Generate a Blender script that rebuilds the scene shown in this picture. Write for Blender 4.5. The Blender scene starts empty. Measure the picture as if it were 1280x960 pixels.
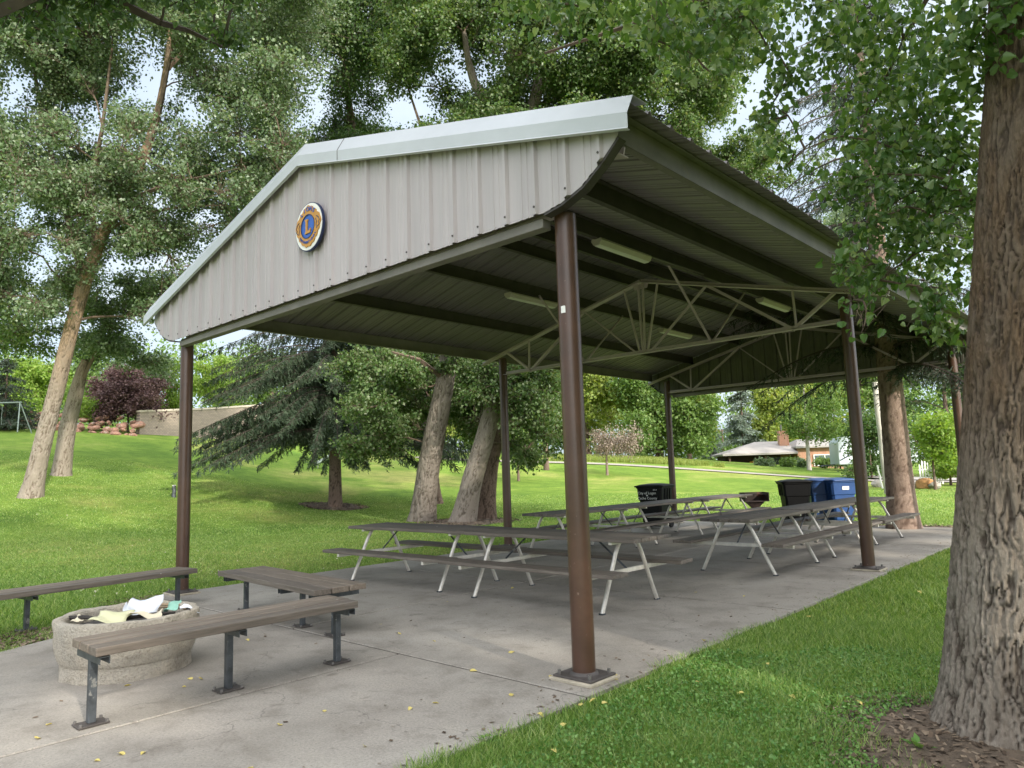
import bpy, math, random
import numpy as np
from mathutils import Vector, Matrix

SC = bpy.context.scene
COL = SC.collection
rnd = random.Random(7)
G = np.random.default_rng(11)
PI = math.pi

# ------------------------------------------------------------------ camera
F = 903.1
CAM = np.array([3.3138, -4.2807, 1.49])
FW = np.array([-0.67112545, 0.73155644, 0.12006581])
RT = np.array([0.73392508, 0.6784927, -0.03164853])
UP = np.array([0.10461647, -0.06687918, 0.99226134])

def at(x, y, d):
    """point seen at photo pixel x, y (1280 x 960) at d metres along the view axis"""
    return CAM + d * (FW + (x - 640) / F * RT - (y - 480) / F * UP)

cam_data = bpy.data.cameras.new('camera')
cam = bpy.data.objects.new('camera', cam_data)
COL.objects.link(cam)
cam.matrix_world = Matrix(((RT[0], UP[0], -FW[0], CAM[0]), (RT[1], UP[1], -FW[1], CAM[1]),
                           (RT[2], UP[2], -FW[2], CAM[2]), (0, 0, 0, 1)))
cam_data.sensor_width = 36
cam_data.lens = 36 * F / 1280
cam_data.clip_start = 0.05
cam_data.clip_end = 2000
SC.camera = cam

# ------------------------------------------------------------------ terrain
GF = np.array([FW[0], FW[1]]); GF /= np.linalg.norm(GF)
GR = np.array([GF[1], -GF[0]])
_prof = [  # photo column, then (depth, photo row of the ground there)
    (-420, [(26, 600), (34, 560), (44, 525), (56, 500), (90, 470)]),
    (0,    [(17, 655), (24, 614), (30, 576), (38, 546), (46, 530), (60, 524)]),
    (110,  [(19, 652), (25, 613), (30, 588), (38, 556), (46, 537), (60, 531)]),
    (220,  [(23, 648), (29, 608), (37, 570), (44, 546), (50, 540), (64, 534)]),
    (420,  [(28, 644), (33, 626), (40, 598), (50, 570), (60, 560), (80, 554)]),
    (600,  [(27, 640), (33, 622), (42, 597), (52, 576), (62, 568), (80, 566)]),
    (760,  [(28, 630), (35, 614), (43, 592), (52, 577), (64, 570), (80, 568)]),
    (900,  [(30, 622), (38, 606), (50, 588), (60, 577), (70, 575), (90, 574)]),
    (1090, [(30, 613), (40, 603), (55, 592), (70, 588), (90, 584)]),
    (1280, [(30, 607), (40, 597), (60, 586), (90, 578)]),
    (2000, [(30, 590), (60, 565), (90, 556)]),
]
_dg = np.arange(0, 400.5, 0.5)
_tc, _rows = [], []
for px, pts in _prof:
    dd, zz = [0.0, 10.0], [0.0, 0.0]
    for d, y in pts:
        p = at(px, y, d)
        q = p[:2] - CAM[:2]
        dd.append(float(q @ GF)); zz.append(float(p[2]))
    z0 = zz[2]
    for i in range(2, len(zz)):                      # the first listed point still lies on the flat
        zz[i] = 0.0 if i == 2 else max(zz[i], 0.0)
    dd.append(400); zz.append(zz[-1] + 1.5)
    q = at(px, 600, 30)[:2] - CAM[:2]
    _tc.append(float((q @ GR) / (q @ GF)))
    row = np.interp(_dg, dd, zz)
    k = np.exp(-0.5 * (np.arange(-12, 13) / 4.5) ** 2); k /= k.sum()
    row = np.convolve(np.pad(row, 12, mode='edge'), k, mode='valid')
    _rows.append(row)
_tg = np.linspace(-2.0, 2.0, 161)
_rows = np.array(_rows)
_tab = np.array([[0.0]])
_tab = np.stack([np.interp(_tg, _tc, _rows[:, j]) for j in range(len(_dg))], 1)
k = np.exp(-0.5 * (np.arange(-8, 9) / 2.6) ** 2); k /= k.sum()
_tab = np.apply_along_axis(lambda c: np.convolve(np.pad(c, 8, mode='edge'), k, mode='valid'), 0, _tab)
BASE = -0.03

def terr(X, Y):
    X = np.asarray(X, float); Y = np.asarray(Y, float)
    qx, qy = X - CAM[0], Y - CAM[1]
    d = qx * GF[0] + qy * GF[1]; s = qx * GR[0] + qy * GR[1]
    t = np.clip(s / np.maximum(d, 1.0), -1.99, 1.99)
    d = np.clip(d, 0, 399)
    ti = (t + 2.0) / 4.0 * 160; i = np.floor(ti).astype(int); fi = ti - i
    di = d / 0.5; j = np.floor(di).astype(int); fj = di - j
    z = ((_tab[i, j] * (1 - fi) + _tab[i + 1, j] * fi) * (1 - fj)
         + (_tab[i, j + 1] * (1 - fi) + _tab[i + 1, j + 1] * fi) * fj)
    return z + BASE

def ground(x, y, d):
    p = at(x, y, d)
    return np.array([p[0], p[1], float(terr(p[0], p[1]))])

# ------------------------------------------------------------------ noise
def _hash(ix, iy, seed):
    h = (ix.astype(np.int64) * 374761393 + iy.astype(np.int64) * 668265263 + seed * 144665) & 0xffffffff
    h = ((h ^ (h >> 13)) * 1274126177) & 0xffffffff
    return ((h ^ (h >> 16)) & 0xffff) / 65535.0

def vnoise(x, y, seed=0, perx=None):
    ix = np.floor(x); iy = np.floor(y); fx = x - ix; fy = y - iy
    fx = fx * fx * (3 - 2 * fx); fy = fy * fy * (3 - 2 * fy)
    a = ix.astype(int); b = a + 1
    if perx: a = a % perx; b = b % perx
    c = iy.astype(int)
    return ((_hash(a, c, seed) * (1 - fx) + _hash(b, c, seed) * fx) * (1 - fy)
            + (_hash(a, c + 1, seed) * (1 - fx) + _hash(b, c + 1, seed) * fx) * fy)

# ------------------------------------------------------------------ materials
def new_mat(name):
    m = bpy.data.materials.new(name); m.use_nodes = True
    nt = m.node_tree; b = nt.nodes['Principled BSDF']
    return m, nt, b

def N(nt, t, **kw):
    n = nt.nodes.new(t)
    for k_, v in kw.items(): setattr(n, k_, v)
    return n

def ramp(nt, src, stops):
    r = N(nt, 'ShaderNodeValToRGB'); e = r.color_ramp.elements
    while len(e) > 1: e.remove(e[-1])
    e[0].position, e[0].color = stops[0][0], (*stops[0][1], 1)
    for p, c in stops[1:]:
        q = e.new(p); q.color = (*c, 1)
    nt.links.new(src, r.inputs[0])
    return r.outputs[0]

def noise(nt, scale, detail=4, rough=0.55, vec=None, dist=0.0):
    n = N(nt, 'ShaderNodeTexNoise'); n.inputs['Scale'].default_value = scale
    n.inputs['Detail'].default_value = detail; n.inputs['Roughness'].default_value = rough
    n.inputs['Distortion'].default_value = dist
    if vec is not None: nt.links.new(vec, n.inputs['Vector'])
    return n.outputs['Fac']

def coords(nt, scale=(1, 1, 1), kind='Object'):
    tc = N(nt, 'ShaderNodeTexCoord'); mp = N(nt, 'ShaderNodeMapping')
    mp.inputs['Scale'].default_value = scale
    nt.links.new(tc.outputs[kind], mp.inputs['Vector'])
    return mp.outputs['Vector']

def mixc(nt, fac, a, b, blend='MIX'):
    m = N(nt, 'ShaderNodeMix', data_type='RGBA', blend_type=blend)
    for sock, v in ((m.inputs['Factor'], fac), (m.inputs['A'], a), (m.inputs['B'], b)):
        pass
    def put(idx, v):
        s = m.inputs[idx]
        if isinstance(v, (int, float)): s.default_value = v
        elif isinstance(v, tuple): s.default_value = (*v, 1)
        else: nt.links.new(v, s)
    put(0, fac); put(6, a); put(7, b)
    return m.outputs[2]

def bump(nt, b, h, strength=0.4, dist=0.02):
    n = N(nt, 'ShaderNodeBump'); n.inputs['Strength'].default_value = strength
    n.inputs['Distance'].default_value = dist
    nt.links.new(h, n.inputs['Height']); nt.links.new(n.outputs[0], b.inputs['Normal'])

def paint(name, c, rough=0.5, var=0.15, scale=6, metal=0.0, bumpy=0.0, spots=None, stretch=(1, 1, 1), coat=0.0):
    m, nt, b = new_mat(name)
    v = coords(nt, stretch)
    f = noise(nt, scale, 6, 0.65, v)
    lo = tuple(x * (1 - var) for x in c); hi = tuple(min(1, x * (1 + var)) for x in c)
    col = ramp(nt, f, [(0.3, lo), (0.7, hi)])
    if spots:
        sc_, th, sccol = spots
        g = noise(nt, sc_, 3, 0.6, v)
        r = N(nt, 'ShaderNodeMapRange'); r.inputs[1].default_value = th; r.inputs[2].default_value = th + 0.05
        nt.links.new(g, r.inputs[0])
        col = mixc(nt, r.outputs[0], col, sccol)
    nt.links.new(col, b.inputs['Base Color'])
    b.inputs['Roughness'].default_value = rough; b.inputs['Metallic'].default_value = metal
    b.inputs['Coat Weight'].default_value = coat
    if bumpy: bump(nt, b, noise(nt, scale * 8, 5, 0.6, v), bumpy, 0.01)
    return m

def leaf_mat(name, cols, trans=0.35, rough=0.45, tcol=None):
    m, nt, b = new_mat(name)
    geo = N(nt, 'ShaderNodeNewGeometry')
    n = len(cols)
    col = ramp(nt, geo.outputs['Random Per Island'], [(i / max(1, n - 1), c) for i, c in enumerate(cols)])
    nt.links.new(col, b.inputs['Base Color']); b.inputs['Roughness'].default_value = rough
    b.inputs['Specular IOR Level'].default_value = 0.35
    tr = N(nt, 'ShaderNodeBsdfTranslucent')
    tc = mixc(nt, 1.0, col, tcol or (1.5, 1.45, 0.55), 'MULTIPLY')
    nt.links.new(tc, tr.inputs['Color'])
    mx = N(nt, 'ShaderNodeMixShader'); mx.inputs[0].default_value = trans
    nt.links.new(b.outputs[0], mx.inputs[1]); nt.links.new(tr.outputs[0], mx.inputs[2])
    nt.links.new(mx.outputs[0], nt.nodes['Material Output'].inputs['Surface'])
    return m

def bark_mat(name, dark, mid, light, sx=9, sz=1.3, strength=0.9, inner=None, h0=None):
    """weathered plates (mid to light) over the browner inner bark that shows in the furrows"""
    m, nt, b = new_mat(name)
    v = coords(nt, (sx, sx, sz))
    f = noise(nt, 2.2, 7, 0.7, v, 0.5)
    big = noise(nt, 0.35, 3, 0.5, v)
    plate = ramp(nt, f, [(0.30, mid), (0.50, tuple((a + c) / 2 for a, c in zip(mid, light))), (0.70, light)])
    if h0:                                  # plates turn browner higher up
        ah = N(nt, 'ShaderNodeAttribute'); ah.attribute_name = 'height'
        mr = N(nt, 'ShaderNodeMapRange'); mr.inputs[1].default_value = h0[0]; mr.inputs[2].default_value = h0[1]
        nt.links.new(ah.outputs['Fac'], mr.inputs[0])
        up_ = ramp(nt, f, [(0.3, h0[2]), (0.7, h0[3])])
        plate = mixc(nt, mr.outputs[0], plate, up_)
    plate = mixc(nt, ramp(nt, big, [(0.4, (0, 0, 0)), (0.65, (0.5, 0.5, 0.5))]), plate, mid)
    at_ = N(nt, 'ShaderNodeAttribute'); at_.attribute_name = 'furrow'
    fr_ = ramp(nt, at_.outputs['Fac'], [(0.32, (0, 0, 0)), (0.92, (0.9, 0.9, 0.9))])
    c = mixc(nt, fr_, plate, inner or dark)
    nt.links.new(c, b.inputs['Base Color']); b.inputs['Roughness'].default_value = 0.92
    b.inputs['Specular IOR Level'].default_value = 0.12
    bump(nt, b, f, strength, 0.02)
    return m

M = {}
M['post'] = paint('post_brown_paint', (0.075, 0.038, 0.024), 0.36, 0.22, 3, coat=0.06, spots=(30, 0.69, (0.15, 0.10, 0.08)))
M['plate'] = paint('base_plate_steel', (0.07, 0.06, 0.055), 0.6, 0.3, 9, bumpy=0.2)
M['grout'] = paint('grout_pad', (0.40, 0.355, 0.275), 0.9, 0.25, 14, bumpy=0.3)
M['siding'] = paint('taupe_metal_siding', (0.415, 0.375, 0.385), 0.5, 0.10, 7, stretch=(1, 1, 0.06), spots=(9, 0.70, (0.33, 0.29, 0.29)))
M['trim'] = paint('pale_metal_trim', (0.49, 0.505, 0.545), 0.42, 0.06, 2)
M['roof'] = paint('ribbed_roof_sheet', (0.195, 0.172, 0.183), 0.5, 0.16, 1.2, stretch=(0.4, 1, 1))
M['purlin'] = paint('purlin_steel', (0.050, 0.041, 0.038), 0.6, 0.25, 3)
M['liner'] = paint('dark_siding_back', (0.12, 0.115, 0.09), 0.7, 0.2, 2)
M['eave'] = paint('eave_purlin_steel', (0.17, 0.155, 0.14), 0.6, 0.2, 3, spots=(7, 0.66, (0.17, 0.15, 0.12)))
M['truss'] = paint('truss_beige_paint', (0.46, 0.37, 0.42), 0.5, 0.12, 5, spots=(18, 0.7, (0.2, 0.15, 0.1)))
M['fixture'] = paint('fixture_enamel', (0.52, 0.46, 0.43), 0.4, 0.08, 5)
M['jointdirt'] = paint('joint_dirt', (0.045, 0.036, 0.027), 0.95, 0.6, 25)
M['white'] = paint('white_enamel', (0.78, 0.77, 0.74), 0.4, 0.05, 6)
M['gold'] = paint('gold_paint', (0.50, 0.24, 0.035), 0.45, 0.2, 20)
M['blue'] = paint('blue_enamel', (0.022, 0.10, 0.42), 0.4, 0.1, 8)
M['navy'] = paint('dark_edge', (0.02, 0.03, 0.09), 0.5, 0.1, 8)
M['galv'] = paint('galvanised_pipe', (0.60, 0.57, 0.51), 0.42, 0.16, 14, metal=0.35, spots=(22, 0.70, (0.30, 0.20, 0.12)))
M['legsteel'] = paint('bench_leg_steel', (0.06, 0.068, 0.075), 0.45, 0.5, 10, metal=0.3, spots=(14, 0.62, (0.19, 0.19, 0.18)))
M['bin_black'] = paint('black_plastic', (0.0035, 0.0035, 0.004), 0.55, 0.2, 8)
M['bin_black'].node_tree.nodes['Principled BSDF'].inputs['Specular IOR Level'].default_value = 0.2
M['bin_blue'] = paint('blue_plastic', (0.017, 0.062, 0.20), 0.45, 0.12, 8)
M['grill'] = paint('rusty_grill_steel', (0.045, 0.028, 0.024), 0.7, 0.4, 10, bumpy=0.2, spots=(9, 0.6, (0.11, 0.035, 0.02)))
M['rubber'] = paint('black_rubber', (0.012, 0.012, 0.012), 0.8, 0.2, 8)
M['brick'] = None
M['glass'] = paint('window_glass', (0.10, 0.13, 0.14), 0.08, 0.3, 0.6)
M['ash'] = paint('charcoal_ash', (0.055, 0.05, 0.045), 0.95, 0.7, 14, bumpy=0.9)
M['char'] = paint('charred_wood', (0.03, 0.025, 0.022), 0.85, 0.5, 12, bumpy=0.6)
M['stick'] = paint('pale_scrap_wood', (0.36, 0.27, 0.17), 0.8, 0.3, 12)
M['paper_y'] = paint('yellow_paper', (0.58, 0.57, 0.36), 0.8, 0.08, 9)
M['paper_w'] = paint('white_paper', (0.66, 0.69, 0.74), 0.8, 0.08, 9)
M['paper_g'] = paint('green_paper', (0.24, 0.46, 0.37), 0.8, 0.15, 9)
M['cream'] = paint('cream_paper', (0.62, 0.56, 0.42), 0.8, 0.1, 9)
M['yleaf'] = leaf_mat('yellow_dry_leaf', [(0.55, 0.45, 0.10), (0.62, 0.52, 0.16), (0.60, 0.50, 0.26)], 0.15)
M['rock_red'] = paint('red_sandstone', (0.30, 0.165, 0.115), 0.9, 0.45, 2.2, bumpy=0.6, spots=(1.4, 0.58, (0.36, 0.28, 0.22)))
M['rock_orange'] = paint('orange_boulder', (0.40, 0.21, 0.085), 0.9, 0.35, 3, bumpy=0.6)
M['rock_grey'] = paint('grey_boulder', (0.34, 0.31, 0.27), 0.9, 0.3, 3, bumpy=0.6)
M['pole'] = paint('weathered_pole', (0.40, 0.37, 0.33), 0.9, 0.35, 3, bumpy=0.5, stretch=(3, 3, 0.4))
M['asphalt'] = paint('pale_gravel', (0.31, 0.29, 0.27), 0.95, 0.2, 2.2, bumpy=0.4)
M['path'] = paint('pale_concrete_path', (0.30, 0.27, 0.235), 0.9, 0.12, 1.5)
M['rvw'] = paint('white_fibreglass', (0.62, 0.68, 0.74), 0.3, 0.04, 1)
M['rvd'] = paint('dark_graphics', (0.04, 0.05, 0.07), 0.3, 0.1, 2)
M['houseroof'] = paint('pale_roofing', (0.33, 0.305, 0.285), 0.9, 0.15, 1.3)
M['housetimber'] = paint('brown_timber', (0.085, 0.05, 0.035), 0.8, 0.2, 2)  # dark brown timber of the carport wall and posts
M['yellow'] = paint('yellow_paint', (0.62, 0.30, 0.03), 0.6, 0.1, 2)
M['hill'] = paint('hazy_sage_hills', (0.17, 0.21, 0.23), 1.0, 0.25, 0.02)  # distance haze is put into the blue-grey of the sage hills
M['slidepl'] = paint('pale_slide_plastic', (0.60, 0.66, 0.68), 0.4, 0.05, 2)
M['dirt'] = paint('bare_soil', (0.115, 0.085, 0.06), 0.97, 0.55, 7, bumpy=0.9)
M['chips'] = leaf_mat('bark_chips', [(0.05, 0.033, 0.022), (0.16, 0.115, 0.08), (0.27, 0.21, 0.15)], 0.0, 0.9)
M['bolt'] = paint('bolt_steel', (0.2, 0.19, 0.18), 0.5, 0.2, 20, metal=0.6)

def wood_mat(name, c, hi):
    m, nt, b = new_mat(name)
    v = coords(nt, (0.9, 16, 16))
    f = noise(nt, 2.4, 6, 0.7, v, 0.4)
    geo = N(nt, 'ShaderNodeNewGeometry')
    col = ramp(nt, f, [(0.3, tuple(x * 0.62 for x in c)), (0.52, c), (0.75, hi)])
    isl = ramp(nt, geo.outputs['Random Per Island'], [(0, (0.66, 0.67, 0.70)), (1, (1.22, 1.18, 1.12))])
    col = mixc(nt, 1.0, col, isl, 'MULTIPLY')
    # pale droppings and scuffs
    g = noise(nt, 11, 2, 0.5, coords(nt))
    r = N(nt, 'ShaderNodeMapRange'); r.inputs[1].default_value = 0.765; r.inputs[2].default_value = 0.79
    nt.links.new(g, r.inputs[0])
    col = mixc(nt, r.outputs[0], col, (0.42, 0.40, 0.37))
    nt.links.new(col, b.inputs['Base Color']); b.inputs['Roughness'].default_value = 0.62
    bump(nt, b, f, 0.35, 0.006)
    return m
M['wood'] = wood_mat('weathered_table_boards', (0.120, 0.103, 0.088), (0.20, 0.178, 0.155))
M['wood_bench'] = wood_mat('weathered_bench_boards', (0.155, 0.128, 0.103), (0.24, 0.208, 0.175))

def concrete_mat():
    m, nt, b = new_mat('stained_concrete')
    v = coords(nt)
    big = noise(nt, 0.42, 5, 0.6, v, 0.5)
    mid = noise(nt, 2.6, 7, 0.7, v, 0.2)
    fine = noise(nt, 55, 5, 0.75, v)
    spk = noise(nt, 95, 2, 0.6, v)
    c = ramp(nt, big, [(0.30, (0.212, 0.190, 0.164)), (0.5, (0.315, 0.288, 0.254)), (0.72, (0.395, 0.368, 0.33))])
    c2 = ramp(nt, mid, [(0.28, (0.66, 0.64, 0.61)), (0.5, (1.0, 1.0, 1.0)), (0.8, (1.16, 1.15, 1.12))])
    c = mixc(nt, 1.0, c, c2, 'MULTIPLY')
    c3 = ramp(nt, fine, [(0.3, (0.74, 0.74, 0.73)), (0.6, (1.06, 1.06, 1.05))])
    c = mixc(nt, 1.0, c, c3, 'MULTIPLY')
    c4 = ramp(nt, spk, [(0.28, (0.38, 0.37, 0.35)), (0.38, (1, 1, 1)), (0.64, (1, 1, 1)), (0.74, (1.45, 1.43, 1.4))])
    c = mixc(nt, 1.0, c, c4, 'MULTIPLY')
    # dark blotches, old leaf and grease stains
    st = noise(nt, 5.5, 3, 0.5, v, 0.8)
    r = N(nt, 'ShaderNodeMapRange'); r.inputs[1].default_value = 0.64; r.inputs[2].default_value = 0.74; r.inputs[4].default_value = 0.5
    nt.links.new(st, r.inputs[0])
    c = mixc(nt, r.outputs[0], c, (0.13, 0.11, 0.09))
    # hairline cracks
    vo = N(nt, 'ShaderNodeTexVoronoi', feature='DISTANCE_TO_EDGE'); vo.inputs['Scale'].default_value = 0.33
    nd = N(nt, 'ShaderNodeVectorMath', operation='ADD')
    nn = N(nt, 'ShaderNodeTexNoise'); nn.inputs['Scale'].default_value = 1.6; nn.inputs['Detail'].default_value = 5
    nt.links.new(v, nn.inputs['Vector']); nt.links.new(v, nd.inputs[0]); nt.links.new(nn.outputs['Color'], nd.inputs[1])
    nt.links.new(nd.outputs[0], vo.inputs['Vector'])
    cr = N(nt, 'ShaderNodeMapRange'); cr.inputs[1].default_value = 0.0; cr.inputs[2].default_value = 0.0022
    cr.inputs[3].default_value = 0.55; cr.inputs[4].default_value = 0.0
    nt.links.new(vo.outputs['Distance'], cr.inputs[0])
    c = mixc(nt, cr.outputs[0], c, (0.10, 0.09, 0.08))
    nt.links.new(c, b.inputs['Base Color'])
    rr = ramp(nt, mid, [(0.3, (0.62, 0.62, 0.62)), (0.7, (0.85, 0.85, 0.85))])
    nt.links.new(rr, b.inputs['Roughness'])
    bump(nt, b, fine, 0.35, 0.006)
    return m
M['concrete'] = concrete_mat()

def ring_mat():
    m, nt, b = new_mat('rough_cast_concrete')
    v = coords(nt, (1, 1, 1.0))
    f = noise(nt, 7, 8, 0.7, v, 0.3)
    c = ramp(nt, f, [(0.33, (0.30, 0.26, 0.205)), (0.46, (0.50, 0.44, 0.35)), (0.62, (0.60, 0.54, 0.445))])
    g = noise(nt, 2.2, 4, 0.6, v)
    c = mixc(nt, ramp(nt, g, [(0.42, (0, 0, 0)), (0.62, (0.7, 0.7, 0.7))]), c, (0.46, 0.425, 0.365))
    nt.links.new(c, b.inputs['Base Color']); b.inputs['Roughness'].default_value = 0.92
    fn = noise(nt, 60, 4, 0.7, v)
    c = mixc(nt, 1.0, c, ramp(nt, fn, [(0.30, (0.68, 0.66, 0.63)), (0.48, (1, 1, 1)), (0.68, (1.15, 1.14, 1.12))]), 'MULTIPLY')
    nt.links.new(c, b.inputs['Base Color'])
    hh = N(nt, 'ShaderNodeMath', operation='ADD'); nt.links.new(f, hh.inputs[0]); nt.links.new(fn, hh.inputs[1])
    bump(nt, b, hh.outputs[0], 1.0, 0.03)
    return m
M['ring'] = ring_mat()

def lawn_mat():
    m, nt, b = new_mat('lawn_ground')
    v = coords(nt)
    a = noise(nt, 0.16, 5, 0.6, v, 0.6); c_ = noise(nt, 1.8, 6, 0.7, v); e = noise(nt, 24, 5, 0.75, v)
    col = ramp(nt, a, [(0.32, (0.105, 0.19, 0.035)), (0.50, (0.175, 0.27, 0.05)), (0.68, (0.34, 0.35, 0.12))])
    col = mixc(nt, 1.0, col, ramp(nt, c_, [(0.3, (0.72, 0.76, 0.7)), (0.7, (1.2, 1.15, 1.1))]), 'MULTIPLY')
    col = mixc(nt, 1.0, col, ramp(nt, e, [(0.3, (0.55, 0.6, 0.5)), (0.65, (1.2, 1.18, 1.1))]), 'MULTIPLY')
    nt.links.new(col, b.inputs['Base Color']); b.inputs['Roughness'].default_value = 0.9
    b.inputs['Specular IOR Level'].default_value = 0.1
    bump(nt, b, e, 0.9, 0.06)
    return m
M['lawn'] = lawn_mat()
M['grass'] = leaf_mat('grass_blades', [(0.058, 0.135, 0.024), (0.145, 0.275, 0.052), (0.245, 0.37, 0.088), (0.46, 0.52, 0.24)], 0.35, 0.45)
M['weed'] = leaf_mat('broad_weed_leaves', [(0.06, 0.16, 0.03), (0.12, 0.26, 0.055), (0.22, 0.36, 0.11)], 0.3, 0.35)

def brick_mat():
    m, nt, b = new_mat('orange_brick')
    br = N(nt, 'ShaderNodeTexBrick'); br.inputs['Scale'].default_value = 4.5
    br.inputs['Color1'].default_value = (0.38, 0.19, 0.12, 1); br.inputs['Color2'].default_value = (0.44, 0.25, 0.165, 1)
    br.inputs['Mortar'].default_value = (0.45, 0.38, 0.32, 1); br.inputs['Mortar Size'].default_value = 0.012
    nt.links.new(coords(nt), br.inputs['Vector'])
    nt.links.new(br.outputs['Color'], b.inputs['Base Color']); b.inputs['Roughness'].default_value = 0.9
    return m
M['brick'] = brick_mat()

def block_mat():
    m, nt, b = new_mat('tan_stone_blocks')
    br = N(nt, 'ShaderNodeTexBrick'); br.inputs['Scale'].default_value = 2.6
    br.inputs['Color1'].default_value = (0.33, 0.27, 0.215, 1); br.inputs['Color2'].default_value = (0.26, 0.215, 0.175, 1)
    br.inputs['Mortar'].default_value = (0.18, 0.15, 0.125, 1); br.inputs['Mortar Size'].default_value = 0.02
    tc = N(nt, 'ShaderNodeTexCoord'); sp = N(nt, 'ShaderNodeSeparateXYZ'); cb = N(nt, 'ShaderNodeCombineXYZ')
    nt.links.new(tc.outputs['Object'], sp.inputs[0]); nt.links.new(sp.outputs[0], cb.inputs[0]); nt.links.new(sp.outputs[2], cb.inputs[1])
    nt.links.new(cb.outputs[0], br.inputs['Vector'])
    nt.links.new(br.outputs['Color'], b.inputs['Base Color']); b.inputs['Roughness'].default_value = 0.95
    return m
M['block'] = block_mat()
M['blockcap'] = paint('pale_stone_cap', (0.50, 0.44, 0.36), 0.9, 0.1, 2)

M['bark_big'] = bark_mat('cottonwood_bark_brown', (0.075, 0.056, 0.043), (0.19, 0.155, 0.122), (0.37, 0.325, 0.27), 26, 7, 1.0, None, (0.9, 2.0, (0.080, 0.052, 0.032), (0.195, 0.135, 0.088)))
M['bark_grey'] = bark_mat('cottonwood_bark_grey', (0.095, 0.076, 0.060), (0.19, 0.160, 0.130), (0.32, 0.28, 0.24), 16, 2.2, 1.0)
M['bark_tan'] = bark_mat('cottonwood_bark_tan', (0.11, 0.085, 0.064), (0.20, 0.168, 0.135), (0.33, 0.29, 0.245), 16, 2.2, 1.0, None, (3.0, 6.0, (0.20, 0.135, 0.080), (0.36, 0.255, 0.17)))
M['bark_dark'] = bark_mat('spruce_bark_dark', (0.05, 0.036, 0.028), (0.12, 0.085, 0.065), (0.20, 0.15, 0.12), 9, 3, 0.9)
M['bark_spruce'] = bark_mat('spruce_bark_flaky', (0.105, 0.070, 0.054), (0.20, 0.140, 0.108), (0.35, 0.27, 0.22), 12, 7, 0.9)
M['twig'] = paint('twig_bark', (0.12, 0.085, 0.06), 0.9, 0.4, 6)
M['sprucetwig'] = paint('dark_spruce_twigs', (0.055, 0.042, 0.034), 0.9, 0.3, 4)
M['twig_pale'] = paint('pale_twig_bark', (0.27, 0.19, 0.13), 0.9, 0.3, 4)
M['deadtwig'] = paint('dead_twigs', (0.20, 0.15, 0.12), 0.9, 0.3, 4)

LG = {
 'cotton': leaf_mat('cottonwood_leaves', [(0.060, 0.115, 0.034), (0.090, 0.160, 0.050), (0.13, 0.20, 0.070), (0.24, 0.28, 0.17)], 0.42, 0.36),
 'cotton_grey': leaf_mat('grey_green_leaves', [(0.085, 0.140, 0.065), (0.120, 0.185, 0.090), (0.16, 0.225, 0.12), (0.31, 0.36, 0.27)], 0.42, 0.36, (1.4, 1.4, 0.7)),
 'cotton_near': leaf_mat('heart_shaped_leaves', [(0.055, 0.115, 0.030), (0.085, 0.165, 0.045), (0.13, 0.22, 0.07), (0.28, 0.35, 0.19)], 0.45, 0.30),
 'dark': leaf_mat('dark_leaves', [(0.038, 0.080, 0.022), (0.060, 0.118, 0.034), (0.10, 0.16, 0.055)], 0.38, 0.42),
 'yellow': leaf_mat('yellow_green_leaves', [(0.15, 0.22, 0.045), (0.23, 0.29, 0.07), (0.32, 0.35, 0.11)], 0.42, 0.5),
 'mid': leaf_mat('mid_green_leaves', [(0.08, 0.15, 0.035), (0.125, 0.21, 0.055), (0.20, 0.28, 0.09)], 0.38, 0.5),
 'lime': leaf_mat('lime_leaves', [(0.12, 0.22, 0.03), (0.19, 0.30, 0.05), (0.25, 0.33, 0.08)], 0.4, 0.5),
 'purple': leaf_mat('purple_leaves', [(0.055, 0.028, 0.032), (0.10, 0.055, 0.055), (0.15, 0.095, 0.085)], 0.2, 0.55, (1.1, 0.8, 0.8)),
 'spruce': leaf_mat('spruce_needles', [(0.028, 0.050, 0.026), (0.044, 0.074, 0.038), (0.082, 0.118, 0.072)], 0.15, 0.55),
 'spruce_dark': leaf_mat('dark_spruce_needles', [(0.022, 0.038, 0.022), (0.036, 0.060, 0.034), (0.065, 0.09, 0.055)], 0.1, 0.6),
 'spruce_blue': leaf_mat('silver_spruce_needles', [(0.10, 0.14, 0.115), (0.15, 0.195, 0.16), (0.22, 0.26, 0.21)], 0.1, 0.6),
 'dry': leaf_mat('dry_pinkish_leaves', [(0.20, 0.15, 0.12), (0.28, 0.22, 0.18), (0.34, 0.29, 0.24)], 0.2, 0.7, (1.1, 1, .9)),
}

# ------------------------------------------------------------------ mesh helpers
def np_mesh(name, verts, faces, smooth=False):
    me = bpy.data.meshes.new(name)
    verts = np.ascontiguousarray(verts, np.float32); faces = np.ascontiguousarray(faces, np.int32)
    n, k_ = faces.shape
    me.vertices.add(len(verts)); me.vertices.foreach_set('co', verts.ravel())
    me.loops.add(n * k_); me.loops.foreach_set('vertex_index', faces.ravel())
    me.polygons.add(n); me.polygons.foreach_set('loop_start', np.arange(0, n * k_, k_, dtype=np.int32))
    me.polygons.foreach_set('use_smooth', np.full(n, smooth))
    me.update(calc_edges=True)
    return me

def link(name, me, mat, parent=None, origin=(0, 0, 0)):
    me.materials.append(mat)
    o = bpy.data.objects.new(name, me); COL.objects.link(o)
    if parent is not None: o.parent = parent
    else: o.location = origin
    return o

def np_obj(name, verts, faces, mat, parent=None, origin=(0, 0, 0), smooth=False):
    """verts are given in world space; origin is where the object (or its parent thing) stands"""
    return link(name, np_mesh(name, np.asarray(verts) - np.asarray(origin), faces, smooth), mat, parent, origin)

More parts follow.
